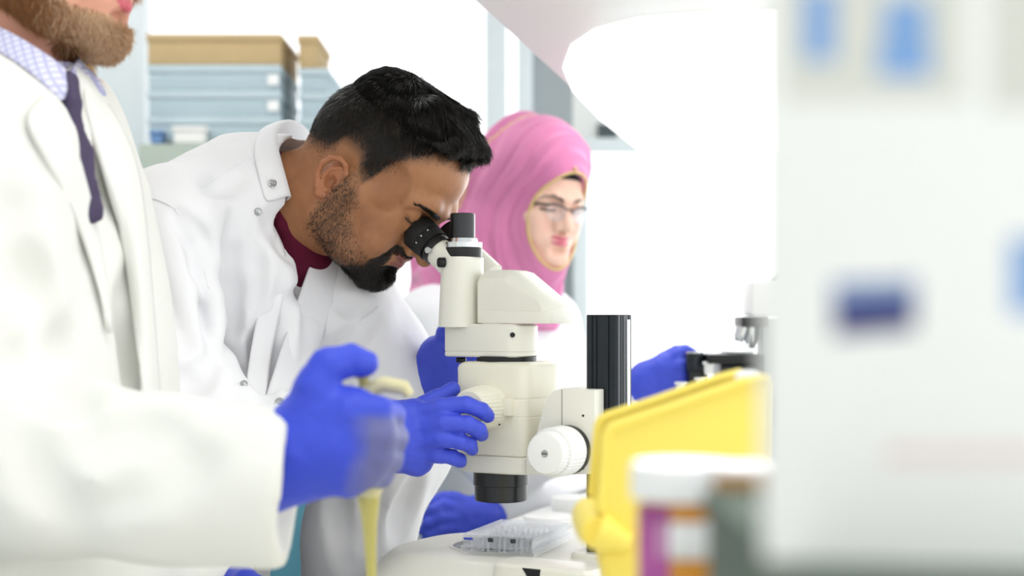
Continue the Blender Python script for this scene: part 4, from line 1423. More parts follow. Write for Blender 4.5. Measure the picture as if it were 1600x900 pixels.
strip('lapel', [PP([(136, 112, 1.335), (170, 165, 1.33), (208, 232, 1.325), (222, 300, 1.32), (232, 400, 1.315), (240, 510, 1.31), (252, 660, 1.31)]), PP([(132, 128, 1.30), (160, 190, 1.285), (190, 255, 1.275), (206, 320, 1.27), (216, 400, 1.265), (228, 510, 1.262), (240, 660, 1.262)]), [Vector(q) if q is not None else P(*e) for q, e in ((None, (126, 150, 1.27)), (None, (146, 215, 1.25)), (None, (168, 285, 1.235)), (on(c1, 184, 345, 0.98, 1.6, 0.004), (184, 345, 1.225)), (on(c1, 200, 420, 0.98, 1.6, 0.004), (200, 420, 1.22)), (on(c1, 212, 510, 0.98, 1.6, 0.004), (212, 510, 1.22)), (None, (226, 660, 1.225)))]], 'coat_cream', coat1, 0.004, 2)


def check_material():
    m = mat('check_shirt', '#dcdcf2', 0.8, 0.03, 60, spec=0.2)
    nt = m.node_tree
    b = nt.nodes['Principled BSDF']
    tc = nt.nodes.new('ShaderNodeTexCoord')
    sx = nt.nodes.new('ShaderNodeSeparateXYZ')
    nt.links.new(tc.outputs['Object'], sx.inputs[0])
    prev = None
    for ax, (u, v) in enumerate((('X', 'Z'), ('Z', 'X'))):
        a = nt.nodes.new('ShaderNodeMath'); a.operation = 'MULTIPLY'; a.inputs[1].default_value = 140.0
        s2 = nt.nodes.new('ShaderNodeMath'); s2.operation = 'MULTIPLY_ADD'; s2.inputs[1].default_value = 0.55 if ax == 0 else -0.55
        nt.links.new(sx.outputs[v], s2.inputs[0]); nt.links.new(sx.outputs[u], s2.inputs[2])
        nt.links.new(s2.outputs[0], a.inputs[0])
        fr = nt.nodes.new('ShaderNodeMath'); fr.operation = 'FRACT'; nt.links.new(a.outputs[0], fr.inputs[0])
        g = nt.nodes.new('ShaderNodeMath'); g.operation = 'GREATER_THAN'; g.inputs[1].default_value = 0.72; nt.links.new(fr.outputs[0], g.inputs[0])
        if prev is None: prev = g
        else:
            mxx = nt.nodes.new('ShaderNodeMath'); mxx.operation = 'MAXIMUM'; nt.links.new(prev.outputs[0], mxx.inputs[0]); nt.links.new(g.outputs[0], mxx.inputs[1]); prev = mxx
    mx = nt.nodes.new('ShaderNodeMix'); mx.data_type = 'RGBA'
    mx.inputs[6].default_value = (*lin('#dedef4'), 1); mx.inputs[7].default_value = (*lin('#b9b9dc'), 1)
    nt.links.new(prev.outputs[0], mx.inputs[0]); nt.links.new(mx.outputs[2], b.inputs['Base Color'])


check_material()
mat('tie_purple', '#463c58', 0.7, 0.25, 120)
s1 = Field((-0.50, 1.16, 1.20), (-0.28, 1.44, 1.46), 0.004)
s1.chain(PP([(66, 180, 1.33), (84, 280, 1.33), (84, 400, 1.34)]), [0.062, 0.064, 0.055], 0.02)
s1.chain(PP([(26, 20, 1.33), (12, 150, 1.34)]), [0.062, 0.062], 0.01, 'sub')
shirt, _, _ = sdf_object('shirt', s1, MATS['check_shirt'], man1, it=1)
strip('shirt_collar', [PP([(98, 166, 1.222), (72, 136, 1.205), (54, 118, 1.205), (0, 80, 1.225), (-50, 60, 1.26)]), PP([(104, 140, 1.232), (88, 118, 1.215), (56, 96, 1.215), (0, 58, 1.235), (-50, 40, 1.27)]), PP([(106, 112, 1.245), (88, 97, 1.235), (46, 69, 1.235), (0, 42, 1.25), (-50, 24, 1.28)])], 'check_shirt', shirt, 0.003, 2)
strip('shirt_collar', [PP([(110, 134, 1.262), (122, 128, 1.30), (130, 110, 1.34)]), PP([(110, 122, 1.268), (124, 108, 1.305), (134, 88, 1.345)]), PP([(108, 112, 1.275), (120, 95, 1.31), (128, 76, 1.35)])], 'check_shirt', shirt, 0.003, 2)
tf1 = Field((-0.42, 1.18, 1.24), (-0.30, 1.30, 1.46), 0.003)
tf1.chain(PP([(106, 128, 1.245), (112, 160, 1.238)]), [0.010, 0.008], 0.006)
tf1.chain(PP([(113, 168, 1.236), (124, 240, 1.226), (142, 330, 1.215)]), [0.0075, 0.010, 0.012], 0.006, flat=(Vector((0.5, -1, 0)), 0.4))
sdf_object('tie', tf1, MATS['tie_purple'], man1, it=1)
# trousers and shoes
mat('trouser_khaki', '#a89a7a', 0.8, 0.06, 60)
lf = Field((-0.68, 1.10, 0.05), (-0.25, 1.58, 0.60), 0.010)
for dy in (-0.1, 0.1):
    lf.chain([np.array((-0.46, 1.335 + dy, 0.56)), np.array((-0.46, 1.335 + dy, 0.45)), np.array((-0.48, 1.335 + dy, 0.11))], [0.085, 0.07, 0.052], 0.03)
bench_cut(lf)
sdf_object('trousers', lf, MATS['trouser_khaki'], man1, it=2)
for dy in (-0.1, 0.1):
    sf = Field((-0.58, 1.24 + dy, -0.005), (-0.22, 1.43 + dy, 0.17), 0.006)
    a = np.array((-0.50, 1.335 + dy, 0.045)); b = np.array((-0.33, 1.33 + dy, 0.035))
    sf.chain([a, b], [0.044, 0.036], 0.02); sf.cap(a, a + (0, 0, 0.08), 0.042, 0.046, 0.02); sf.half((0, 0, 0.0), (0, 0, -1))
    sdf_object('shoe', sf, MATS['shoe_black'], man1, it=1)
def glove_tone(V):
    # blue nitrile, greyer over the bent fingers
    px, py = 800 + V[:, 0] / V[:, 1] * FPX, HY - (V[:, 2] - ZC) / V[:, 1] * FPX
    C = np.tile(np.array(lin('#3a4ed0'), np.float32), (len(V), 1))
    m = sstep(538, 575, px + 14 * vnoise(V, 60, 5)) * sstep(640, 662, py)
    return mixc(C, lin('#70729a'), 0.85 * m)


# gloves: right hand closed round a pipette, thumb on the plunger
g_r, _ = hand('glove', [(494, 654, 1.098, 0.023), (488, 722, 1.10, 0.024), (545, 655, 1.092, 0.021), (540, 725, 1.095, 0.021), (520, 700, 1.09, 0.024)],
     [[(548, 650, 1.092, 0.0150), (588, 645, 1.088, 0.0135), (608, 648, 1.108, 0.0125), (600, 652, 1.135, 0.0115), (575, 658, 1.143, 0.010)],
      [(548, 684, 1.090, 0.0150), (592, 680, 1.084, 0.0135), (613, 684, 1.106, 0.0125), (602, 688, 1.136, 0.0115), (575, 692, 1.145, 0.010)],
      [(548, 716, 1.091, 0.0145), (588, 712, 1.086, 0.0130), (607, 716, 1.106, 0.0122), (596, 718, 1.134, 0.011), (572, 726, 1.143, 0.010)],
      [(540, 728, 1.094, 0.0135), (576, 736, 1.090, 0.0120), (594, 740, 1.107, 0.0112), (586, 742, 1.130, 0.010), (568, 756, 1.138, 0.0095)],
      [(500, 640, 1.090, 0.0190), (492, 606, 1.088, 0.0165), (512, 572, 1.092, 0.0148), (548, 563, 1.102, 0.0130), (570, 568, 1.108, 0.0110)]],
     [(474, 700, 1.10, 0.0345), (446, 714, 1.10, 0.0335), (405, 742, 1.10, 0.033)], 'nitrile_worn', man1, 0.0026, 0.008, color=glove_tone)
hand('glove', [(345, 915, 1.41, 0.022), (372, 918, 1.40, 0.020), (365, 940, 1.40, 0.020)],
     [[(372, 912, 1.40, 0.011), (400, 925, 1.38, 0.010), (415, 950, 1.37, 0.009)], [(375, 925, 1.395, 0.011), (400, 940, 1.375, 0.010), (410, 965, 1.37, 0.009)],
      [(372, 938, 1.395, 0.011), (392, 955, 1.375, 0.010), (400, 975, 1.37, 0.009)], [(366, 950, 1.40, 0.010), (382, 968, 1.385, 0.009), (388, 982, 1.38, 0.008)], [(360, 910, 1.395, 0.012), (385, 905, 1.37, 0.011), (405, 915, 1.355, 0.009)]],
     [(345, 918, 1.41, 0.028), (320, 914, 1.42, 0.029)], 'nitrile_dark', man1, 0.003)
# pipette
mat('pipette_cream', '#d9d2a4', 0.4, 0.03)
mat('pipette_tip', '#d8cf7c', 0.35, 0.03, trans=0.3)
pip = empty('pipette', P(576, 660, 1.112), 'cream hand pipette with yellow tip held upright in the blue-gloved fist', 'pipette')
b = MB(); b.lathe(P(570, 618, 1.118), P(576, 760, 1.112) - P(570, 618, 1.118), [(-0.004, 0.006), (0, 0.0105), (0.01, 0.0125), (0.06, 0.0120), (0.075, 0.0105), (0.080, 0.008)], 28); b.build('handle', MATS['pipette_cream'], pip)
b = MB(); b.lathe(P(567, 585, 1.118), P(570, 618, 1.118) - P(567, 585, 1.118), [(-0.0015, 0.0062), (0.003, 0.0062), (0.003, 0.004), (0.018, 0.004)], 20); b.build('plunger', MATS['pipette_tip'], pip)
b = MB(); b.tube(PP([(566, 612, 1.118), (600, 600, 1.12), (632, 606, 1.12), (640, 618, 1.12)]), [0.006, 0.0065, 0.006, 0.004], 14); b.build('finger_hook', MATS['pipette_cream'], pip)
b = MB(); b.lathe(P(576, 758, 1.112), P(582, 960, 1.11) - P(576, 758, 1.112), [(-0.005, 0.0098), (0.012, 0.0085), (0.03, 0.0058), (0.05, 0.0046), (0.10, 0.0030), (0.12, 0.0012)], 24); b.build('tip', MATS['pipette_tip'], pip)
# ---------------------------------------------------------------- the woman with the headscarf
wom = empty('person', (-0.10, 2.66, 0), 'woman in pink headscarf and glasses working at the far microscope', 'person')
aw = math.radians(38)
fwh = Vector((math.sin(aw), -math.cos(aw), 0))
pw = math.radians(13)
WM = head_matrix(P(828, 334, 2.60), fwh * math.cos(pw) - UP * math.sin(pw), fwh * math.sin(pw) + UP * math.cos(pw) + Vector((0.05, 0, 0)))
Wi = WM.inverted()
kw_ = lambda px, py, d: np.array(Wi @ P(px, py, d))
wf = head_field(0.0028, female=True, jaw_w=0.88, neck=[(np.array((-0.02, 0, -0.01)), 0.046), (np.array((-0.03, 0, -0.10)), 0.048)], lo=(-0.11, -0.10, -0.14), hi=(0.135, 0.10, 0.145))


def skin_w(L):
    x, y, z = L[:, 0] * 1000, np.abs(L[:, 1]) * 1000, L[:, 2] * 1000
    C = np.tile(np.array(lin('#efc6b1'), np.float32), (len(L), 1))
    C = mixc(C, lin('#e8ab9c'), 0.4 * sstep(1.2, 0.3, np.minimum(blob(L, (78, 36, -8), (24, 20, 18)), blob(L, (78, -36, -8), (24, 20, 18)))))
    lips = (blob(L, (97, 0, -27), (13, 23, 4.6)) < 1) | (blob(L, (97, 0, -36.5), (13, 20, 5.4)) < 1)
    C = mixc(C, lin('#d0607a'), 0.9 * lips)
    mid = np.interp(y, [10, 18, 32, 46, 54], [37, 41, 45, 42, 36])
    hw = np.interp(y, [10, 18, 40, 54], [2.6, 3.2, 2.2, 0.8])
    C = mixc(C, lin('#2a1e1c'), 0.92 * ((np.abs(z - mid) < hw) & (y > 11) & (y < 52) & (x > 45)))
    eye = (np.abs(z - np.interp(y, [16, 32, 48], [19, 18.5, 20])) < 2.6) & (y > 16) & (y < 48) & (x > 70)
    C = mixc(C, lin('#3a2a2a'), 0.85 * eye)
    return C


sdf_object('body', wf, MATS['skin'], wom, WM, it=1, color=skin_w)
mat('scarf_pink', '#d98bb4', 0.8, 0.06, 20, 0.1, 300, attr='Col', sheen=0.3, spec=0.2, bdist=0.001)
hj = Field((-0.23, -0.20, -0.20), (0.125, 0.16, 0.19), 0.0035)
hj.ell((-0.010, 0, 0.064), (0.106, 0.093, 0.110))
hj.ell((0.030, 0, 0.098), (0.080, 0.078, 0.062), 0.03)
hj.ell((-0.060, 0, 0.030), (0.085, 0.086, 0.090), 0.05)
hj.ell((0.010, 0, -0.030), (0.088, 0.078, 0.084), 0.04)
hj.chain([(0.030, 0, -0.085), (0.020, 0, -0.125), (0.0, 0, -0.17)], [0.055, 0.058, 0.085], 0.05)
hj.chain([(-0.085, -0.01, 0.03), (-0.125, -0.02, -0.04), (-0.14, -0.02, -0.12), (-0.13, -0.02, -0.19)], [0.075, 0.080, 0.085, 0.09], 0.05)
hj.chain([(-0.02, -0.06, -0.05), (-0.05, -0.08, -0.12), (-0.06, -0.09, -0.19)], [0.05, 0.06, 0.07], 0.04)
# opening for the face: an upright oval seen from the front
X, Y, Z = hj.grid()
e = np.sqrt((Y / 0.058) ** 2 + ((Z - 0.004) / 0.086) ** 2)
lim = 0.030 + 0.030 * np.clip((Z + 0.02) / 0.09, 0, 1) ** 2
cut = np.maximum((e - 1) * 0.052, (lim - X)).astype(np.float32)
hj.D = np.maximum(hj.D, -cut)


def scarf_fold(V):
    x, y, z = V[:, 0], V[:, 1], V[:, 2]
    e = np.sqrt((y / 0.052) ** 2 + ((z + 0.006) / 0.076) ** 2)
    ang = np.arctan2(z + 0.006, -y)
    s = e * 1.0 + (0.030 - x) * 9.0
    w = sstep(1.05, 1.5, e + (0.06 - x) * 4)
    n = vnoise(V, 14, 61)
    q = s + 0.18 * n + 0.10 * np.sin(ang * 2)
    lay = 0.007 * sstep(1.62, 1.70, q) + 0.007 * sstep(2.25, 2.34, q) + 0.006 * sstep(2.9, 3.0, q) - 0.007
    rid = np.abs(np.sin(q * 4.3 + 1.2 * n))
    return w * (lay + 0.0050 * (0.5 - rid) + 0.0026 * np.sin(q * 13 + 3 * n)) + 0.001 * vnoise(V, 40, 62)


def scarf_color(V):
    x, y, z = V[:, 0], V[:, 1], V[:, 2]
    C = np.tile(np.array(lin('#dd87b2'), np.float32), (len(V), 1))
    C = mixc(C, lin('#cf78a8'), 0.6 * sstep(-0.5, 0.7, vnoise(V, 22, 65)))
    # golden stripes woven into the scarf
    e = np.sqrt((y / 0.052) ** 2 + ((z + 0.006) / 0.076) ** 2)
    band = (np.abs(x + 0.052 - 0.25 * (z - 0.06)) < 0.0026) & (z > -0.12)
    return mixc(C, lin('#e3c07c'), 0.85 * band)


scarf, SV, SF_ = sdf_object('headscarf', hj, MATS['scarf_pink'], wom, WM, it=2, disp=scarf_fold, color=scarf_color)
mat('gold_trim', '#dcbf83', 0.6, 0.08, 80)
pts = []
for k in range(57):
    a = 2 * math.pi * k / 56
    y, z = 0.0612 * math.cos(a), 0.004 + 0.0895 * math.sin(a)
    # walk outwards along x until the scarf's surface
    best = 0.03
    iy, iz = int(round((y - hj.lo[1]) / hj.h)), int(round((z - hj.lo[2]) / hj.h))
    colv = hj.D[:, iy, iz]
    ins = np.where(colv < 0.002)[0]
    if len(ins): best = hj.lo[0] + hj.h * ins[-1]
    pts.append(Vector((best, y, z)))
for _ in range(4):
    pts = [(pts[i - 1] + pts[i] * 2 + pts[(i + 1) % len(pts)]) / 4 for i in range(len(pts))]
b = MB(); b.tube([WM @ q for q in pts] + [WM @ pts[0]], 0.0026, 8, cap=False); b.build('golden_hem', MATS['gold_trim'], scarf)
# black under-cap at the hairline
uc = Field((0.0, -0.08, 0.04), (0.115, 0.08, 0.14), 0.003)
uc.ell((0.052, 0, 0.064), (0.049, 0.061, 0.049)); uc.ell((-0.002, 0, 0.05), (0.088, 0.075, 0.081), 0.02)
uc.half((0, 0, 0.053), (0.25, 0, -1)); 
mat('undercap_black', '#17161b', 0.8, 0.05)
sdf_object('undercap', uc, MATS['undercap_black'], wom, WM, it=1)
b = MB(); b.lathe(WM @ Vector((0.112, -0.006, 0.099)), WM.to_3x3() @ Vector((1, 0, 0.3)), [(-0.004, 0.003), (0, 0.0035), (0.002, 0.002)], 16); b.build('pearl_pin', MATS['gold_trim'], scarf)
# glasses
clear_material('lens_glass', (0.97, 0.98, 1.0), 0.04)
mat('spectacle_frame', '#20232c', 0.3, 0.05)
gl = empty('glasses', WM @ Vector((0.108, 0, 0.02)), 'dark half-rim spectacles worn by the woman in the headscarf', 'glasses')
fr = MB()
def G(x, y, z): return WM @ Vector((x * 0.001, y * 0.001, z * 0.001))
for s in (1, -1):
    top = [G(109, 9 * s, 26), G(108, 20 * s, 31), G(104, 34 * s, 32), G(99, 47 * s, 29)]
    fr = MB(); fr.tube(top, [0.0016, 0.0020, 0.0021, 0.0024], 8); fr.build('rim', MATS['spectacle_frame'], gl)
    fr = MB(); fr.tube([G(99, 47 * s, 29), G(84, 50 * s, 28), G(40, 62 * s, 22), (G(2, 70 * s, 14))], [0.0024, 0.002, 0.0016, 0.0016], 8); fr.build('temple', MATS['spectacle_frame'], gl)
    n = 8
    lo = [(109, 9, 12), (108, 16, 4), (106, 27, 1), (104, 37, 4), (100, 45, 13)]
    poly = [G(a, q * s, c) for a, q, c in ((109, 9, 26), (108, 20, 31), (104, 34, 32), (99, 47, 29))] + [G(a, q * s, c) for a, q, c in reversed(lo)]
    m_ = MB(); m_.prism(poly, (WM.to_3x3() @ Vector((0.0012, 0, 0)))); m_.build('lens', MATS['lens_glass'], gl, smooth=False)
fr = MB(); fr.tube([G(109, 9, 25), G(112, 0, 27), G(109, -9, 25)], 0.0017, 8); fr.build('bridge', MATS['spectacle_frame'], gl)

# coat
wc = Field((-0.42, 2.10, 0.42), (0.42, 2.98, 1.32), 0.0085)
for a, b, ra, rb in (((800, 470, 2.66), (760, 560, 2.68), 0.08, 0.16), ((760, 560, 2.68), (735, 720, 2.70), 0.16, 0.165), ((735, 720, 2.70), (730, 950, 2.72), 0.165, 0.19), ((730, 950, 2.72), (730, 1150, 2.72), 0.19, 0.21)):
    wc.cap(P(*a), P(*b), ra, rb, 0.05, flat=(Vector((0.75, -0.66, 0)), 0.7))
wc.cap(P(780, 495, 2.64), P(672, 510, 2.54), 0.06, 0.068, 0.05)
wc.cap(P(800, 495, 2.70), P(850, 505, 2.80), 0.06, 0.066, 0.05)
wc.chain(PP([(672, 515, 2.54), (740, 680, 2.42), (790, 720, 2.36), (900, 680, 2.32), (985, 625, 2.29)]), [0.066, 0.060, 0.058, 0.050, 0.044], 0.03)
wc.chain(PP([(850, 510, 2.80), (905, 680, 2.70), (915, 780, 2.55), (850, 795, 2.42), (790, 803, 2.36)]), [0.064, 0.058, 0.056, 0.050, 0.043], 0.03)
bench_cut(wc)
sdf_object('lab_coat', wc, MATS['coat_white'], wom, it=2, disp=lambda V: 0.003 * vnoise(V * [1, 1, 0.5], 22, 71))
lf = Field((-0.32, 2.50, 0.05), (0.16, 2.96, 0.62), 0.010)
for dx in (-0.09, 0.09):
    lf.chain([np.array((-0.08 + dx, 2.73 + dx * 0.4, 0.58)), np.array((-0.08 + dx, 2.73 + dx * 0.4, 0.12))], [0.085, 0.05], 0.03)
bench_cut(lf)
sdf_object('trousers', lf, MATS['trouser_dark'], wom, it=2)
for dx in (-0.09, 0.09):
    sf = Field((-0.25 + dx, 2.52 + dx * 0.4, -0.005), (0.16 + dx, 2.83 + dx * 0.4, 0.17), 0.007)
    a = np.array((-0.09 + dx, 2.73 + dx * 0.4, 0.042)); b = a + np.array((0.13, -0.09, -0.008))
    sf.chain([a, b], [0.042, 0.034], 0.02); sf.cap(a, a + (0, 0, 0.08), 0.04, 0.046, 0.02); sf.half((0, 0, 0), (0, 0, -1))
    sdf_object('shoe', sf, MATS['shoe_black'], wom, it=1)
# gloves
hand('glove', [(1012, 590, 2.27, 0.024), (1012, 615, 2.27, 0.024), (1040, 578, 2.26, 0.022), (1042, 602, 2.26, 0.022)],
     [[(1042, 572, 2.255, 0.0130), (1058, 556, 2.25, 0.012), (1072, 550, 2.25, 0.011), (1086, 556, 2.255, 0.010)],
      [(1046, 582, 2.25, 0.0130), (1064, 572, 2.24, 0.012), (1076, 576, 2.245, 0.011), (1082, 586, 2.25, 0.010)],
      [(1046, 594, 2.25, 0.0130), (1064, 590, 2.24, 0.012), (1076, 596, 2.245, 0.011), (1080, 604, 2.25, 0.010)],
      [(1044, 606, 2.255, 0.0120), (1060, 608, 2.245, 0.011), (1070, 614, 2.25, 0.010), (1072, 622, 2.255, 0.009)],
      [(1018, 578, 2.262, 0.0150), (1036, 562, 2.275, 0.0125), (1056, 550, 2.285, 0.011), (1072, 548, 2.29, 0.010)]],
     [(1005, 604, 2.272, 0.031), (985, 620, 2.28, 0.032)], 'nitrile', wom, 0.003)
hand('glove', [(746, 800, 2.31, 0.024), (746, 824, 2.31, 0.024), (718, 800, 2.297, 0.019), (716, 828, 2.297, 0.019)],
     [[(714, 796, 2.288, 0.0115), (694, 790, 2.272, 0.0105), (677, 797, 2.265, 0.0098), (668, 808, 2.272, 0.0090)],
      [(710, 808, 2.282, 0.0115), (688, 808, 2.264, 0.0105), (670, 818, 2.260, 0.0098), (662, 829, 2.268, 0.0090)],
      [(708, 822, 2.282, 0.0112), (687, 827, 2.266, 0.0102), (672, 836, 2.262, 0.0095), (666, 844, 2.270, 0.0088)],
      [(710, 836, 2.287, 0.0105), (692, 844, 2.274, 0.0095), (680, 851, 2.270, 0.0088), (674, 856, 2.274, 0.0080)],
      [(732, 790, 2.300, 0.0140), (712, 779, 2.292, 0.0115), (692, 777, 2.286, 0.0102), (676, 784, 2.280, 0.0090)]],
     [(754, 808, 2.315, 0.028), (770, 806, 2.34, 0.030), (790, 804, 2.36, 0.031)], 'nitrile', wom, 0.0026)
# ---------------------------------------------------------------- well plate on the stage
clear_material('clear_styrene', (0.985, 0.99, 1.0), 0.05)
fa = math.radians(20)
PA, PB = Vector((math.cos(fa), -math.sin(fa), 0)), Vector((math.sin(fa), math.cos(fa), 0))
PC = P(808, 0, 1.60); PC.z = STZ + 0.0012
plate = empty('well_plate', PC, 'clear plastic multi-well plate with lid lying on the microscope stage', 'well plate')
def wall_ring(mb, ha, hb, z0, z1, t):
    for s in (1, -1):
        mb.box(PC + PA * (s * (ha - t / 2)) + UP * ((z0 + z1) / 2), t / 2, hb, (z1 - z0) / 2, PA, PB)
        mb.box(PC + PB * (s * (hb - t / 2)) + UP * ((z0 + z1) / 2), ha - t, t / 2, (z1 - z0) / 2, PA, PB)
b = MB(); wall_ring(b, 0.0425, 0.0635, 0.0006, 0.0085, 0.0012); b.build('skirt', MATS['clear_styrene'], plate, smooth=False)
b = MB(); wall_ring(b, 0.0405, 0.0615, 0.0085, 0.0185, 0.0012); b.box(PC + UP * 0.0085, 0.0425, 0.0635, 0.0005, PA, PB); b.build('frame', MATS['clear_styrene'], plate, smooth=False)
b = MB(); wall_ring(b, 0.0418, 0.0628, 0.0145, 0.0212, 0.0010); b.box(PC + UP * 0.0212, 0.0418, 0.0628, 0.0006, PA, PB); b.build('lid', MATS['clear_styrene'], plate, smooth=False)
mat('agar_grey', '#aab0b6', 0.4, 0.1, 200)
for i in range(4):
    for j in range(6):
        c = PC + PA * ((i - 1.5) * 0.0192) + PB * ((j - 2.5) * 0.0195)
        b = MB(); b.lathe(c + UP * 0.0025, UP, [(0, 0.0080), (0.0150, 0.0082), (0.0150, 0.0090), (0.0145, 0.0090)], 18, cap=False); b.lathe(c + UP * 0.0025, UP, [(0, 0.0080), (0.0004, 0.0080)], 18)
        w_ = b.build('well', MATS['clear_styrene'], plate)
for k, (u, m_) in enumerate(((-0.034, 'print_blue'), (-0.008, 'print_dark'), (0.018, 'print_dark'))):
    b = MB(); b.box(PC + PA * u - PB * 0.0630 + UP * 0.017, 0.0052 if k == 0 else 0.0030, 0.0002, 0.0012 if k == 0 else 0.0022, PA, PB); b.build('printed_mark', MATS[m_], plate, smooth=False)

# ---------------------------------------------------------------- yellow storage bin
mat('yellow_plastic', '#fde66a', 0.42, 0.02, 20, spec=0.4)
YD0, YD1 = 0.945, 1.035
ybin = empty('storage_bin', (0.12, 1.0, BZ), 'yellow plastic stacking bin with sloped side and front lip', 'storage bin')
yb = P(0, 500 + (ZC - BZ - 0.002) / YD0 * FPX, YD0).z
def side_poly(d):
    up_ = [(949, 680), (953, 672), (962, 666), (1050, 637), (1158, 600), (1190, 592), (1197, 596)]
    pts = [P(x, y, YD0) for x, y in up_]
    r = pts[-1].copy(); r.z = yb; r.x -= 0.004
    l0 = P(938, 800, YD0); l1 = P(944, 870, YD0)
    l2 = l1.copy(); l2.z = yb; l2.x += 0.030
    out = [l2, l1, l0] + pts + [r]
    return [Vector((q.x, d, q.z)) for q in out]
for d in (YD0, YD1):
    b = MB(); b.prism(side_poly(d), Vector((0, 0.0028, 0))); b.build('side_wall', MATS['yellow_plastic'], ybin, bevel=0.0008)
sp_ = side_poly(YD0)
def sheet(name, a, c, t=0.0028):
    """wall between the two sides, from point a to point c of the side outline"""
    n = (c - a).cross(Vector((0, 1, 0))).normalized() * t
    b = MB(); b.prism([Vector((q.x, YD0, q.z)) for q in (a, c, c + n, a + n)], Vector((0, YD1 + 0.0028 - YD0, 0)))
    return b.build(name, MATS['yellow_plastic'], ybin, bevel=0.0008)
sheet('back_wall', sp_[-2], sp_[-1]); sheet('floor_panel', sp_[0], sp_[-1] + Vector((0, 0, 0)))
sheet('front_wall', sp_[0], sp_[1]); sheet('front_wall', sp_[1], P(938, 812, YD0))
# rolled rim along the sloped edge, and the front lip
for d in (YD0, YD1):
    b = MB(); b.tube([Vector((q.x, d + 0.0014, q.z)) for q in sp_[2:-1]], 0.0040, 10); b.build('rim', MATS['yellow_plastic'], ybin)
b = MB(); b.tube([Vector((P(932, 828, YD0).x, d, P(932, 830, YD0).z)) for d in np.linspace(YD0 - 0.004, YD1 + 0.006, 6)], [0.010, 0.0135, 0.0135, 0.0135, 0.0135, 0.010], 20); b.build('front_lip', MATS['yellow_plastic'], ybin)
b = MB(); b.tube([P(932, 828, YD0 - 0.002), P(948, 836, YD0 - 0.002), P(985, 850, YD0 - 0.002)], [0.013, 0.012, 0.006], 16); b.build('lip_bracket', MATS['yellow_plastic'], ybin)
# added tubes whose white caps stand in for glints on the rim
mat('cap_white', '#fbfbfb', 0.25, 0.01)
tubes = [((1168, 570), 1.008, 0.009, 'white cap of a sample tube standing highest in the yellow bin'), ((1150, 592), 0.985, 0.009, 'white sample tube just left of the tallest one in the yellow bin'),
         ((1012, 650), 1.00, 0.010, 'white capped tube by the low end of the yellow bin'), ((1070, 624), 1.00, 0.012, 'white capped tube midway along the sloped rim of the yellow bin')]
for (x, y), d, r, lab in tubes:
    c = P(x, y, d)
    t = tag(empty('sample_tube', (c.x, c.y, yb + 0.004)), lab, 'tube', 'capped tubes in the yellow bin')
    hgt = c.z - yb - 0.008
    b = MB(); b.lathe((c.x, c.y, yb + 0.004), UP, [(0, r * 0.5), (0.004, r * 0.8), (hgt - 0.018, r * 0.85), (hgt - 0.018, r * 0.7)], 24); b.build('tube_body', MATS['clear_styrene'], t)
    b = MB(); b.lathe((c.x, c.y, yb + 0.004 + hgt - 0.020), UP, [(0, r), (0.017, r), (0.019, r * 0.8), (0.020, r * 0.4)], rib=16, ribdepth=0.0006, ribrange=(0, 1)); b.build('cap', MATS['cap_white'], t)

# ---------------------------------------------------------------- foreground bottle, lidded pot, green box, carton
mat('bottle_amber', '#e09a3c', 0.25, 0.05, 30)
mat('label_purple', '#b0549c', 0.5, 0.08, 40)
mat('label_white', '#fafafa', 0.35, 0.01)
mat('cap_frosted', '#f4f6fa', 0.25, 0.02)
def bottle(px, d, ytop, r, capr, caph, bm, label_, cat, cm='cap_white', patches=()):
    c = P(px, ytop, d)
    o = tag(empty('bottle', (c.x, c.y, BZ)), label_, cat)
    zt = c.z
    hb = zt - caph - BZ
    b = MB(); b.lathe((c.x, c.y, BZ + 0.001), UP, [(0, r * 0.92), (0.004, r), (hb - 0.012, r), (hb - 0.002, r * 0.92), (hb + 0.002, r * 0.85)], 48); b.build('bottle_body', MATS[bm], o)
    b = MB(); b.lathe((c.x, c.y, BZ + hb), UP, [(0, capr), (caph - 0.002, capr), (caph, capr * 0.94)], rib=36, ribdepth=0.0006, ribrange=(0, 1)); b.build('cap', MATS[cm], o)
    for (a0, a1, z0, z1, m_) in patches:
        V, F = [], []
        n = 14
        for k in range(n + 1):
            a = math.radians(a0 + (a1 - a0) * k / n)
            for z in (z0, z1): V.append((c.x + math.sin(a) * r * 1.012, c.y - math.cos(a) * r * 1.012, zt - z))
        for k in range(n): F.append((2 * k, 2 * k + 2, 2 * k + 3, 2 * k + 1))
        q = link_mesh('label_patch', raw_mesh('label_patch', V, F), MATS[m_], o)
        md = q.modifiers.new('t', 'SOLIDIFY'); md.thickness = 0.0004
    return o
bottle(1068, 0.63, 722, 0.0196, 0.0235, 0.0155, 'bottle_amber', 'amber bottle with broad white cap and purple label in the right foreground', 'bottle',
       patches=((-95, -25, 0.018, 0.10, 'label_purple'), (-42, 40, 0.024, 0.040, 'label_white')))  # white patch is a painted highlight on the body; the purple one is a label
bottle(1172, 0.60, 726, 0.0150, 0.0185, 0.014, 'clear_styrene', 'frosted bottle with pale cap between amber bottle and white carton', 'bottle', 'cap_frosted')
mat('dark_green', '#4d5f52', 0.6, 0.06, 40)
mat('tan_board', '#b58a58', 0.7, 0.08, 30)
gx0 = P(1106, 0, 0.52).x
gb = empty('green_case', (gx0 + 0.13, 0.425, BZ), 'dark green case under the white carton', 'case')
gz = 1.158
b = MB(); b.box((gx0 + 0.13, 0.425, (BZ + gz - 0.010) / 2), 0.13, 0.098, (gz - 0.010 - BZ) / 2); b.build('case_body', MATS['dark_green'], gb, bevel=0.003)
b = MB(); b.box((gx0 + 0.13, 0.425, gz - 0.005), 0.1315, 0.0995, 0.005); b.build('case_lid', MATS['dark_green'], gb, bevel=0.002)
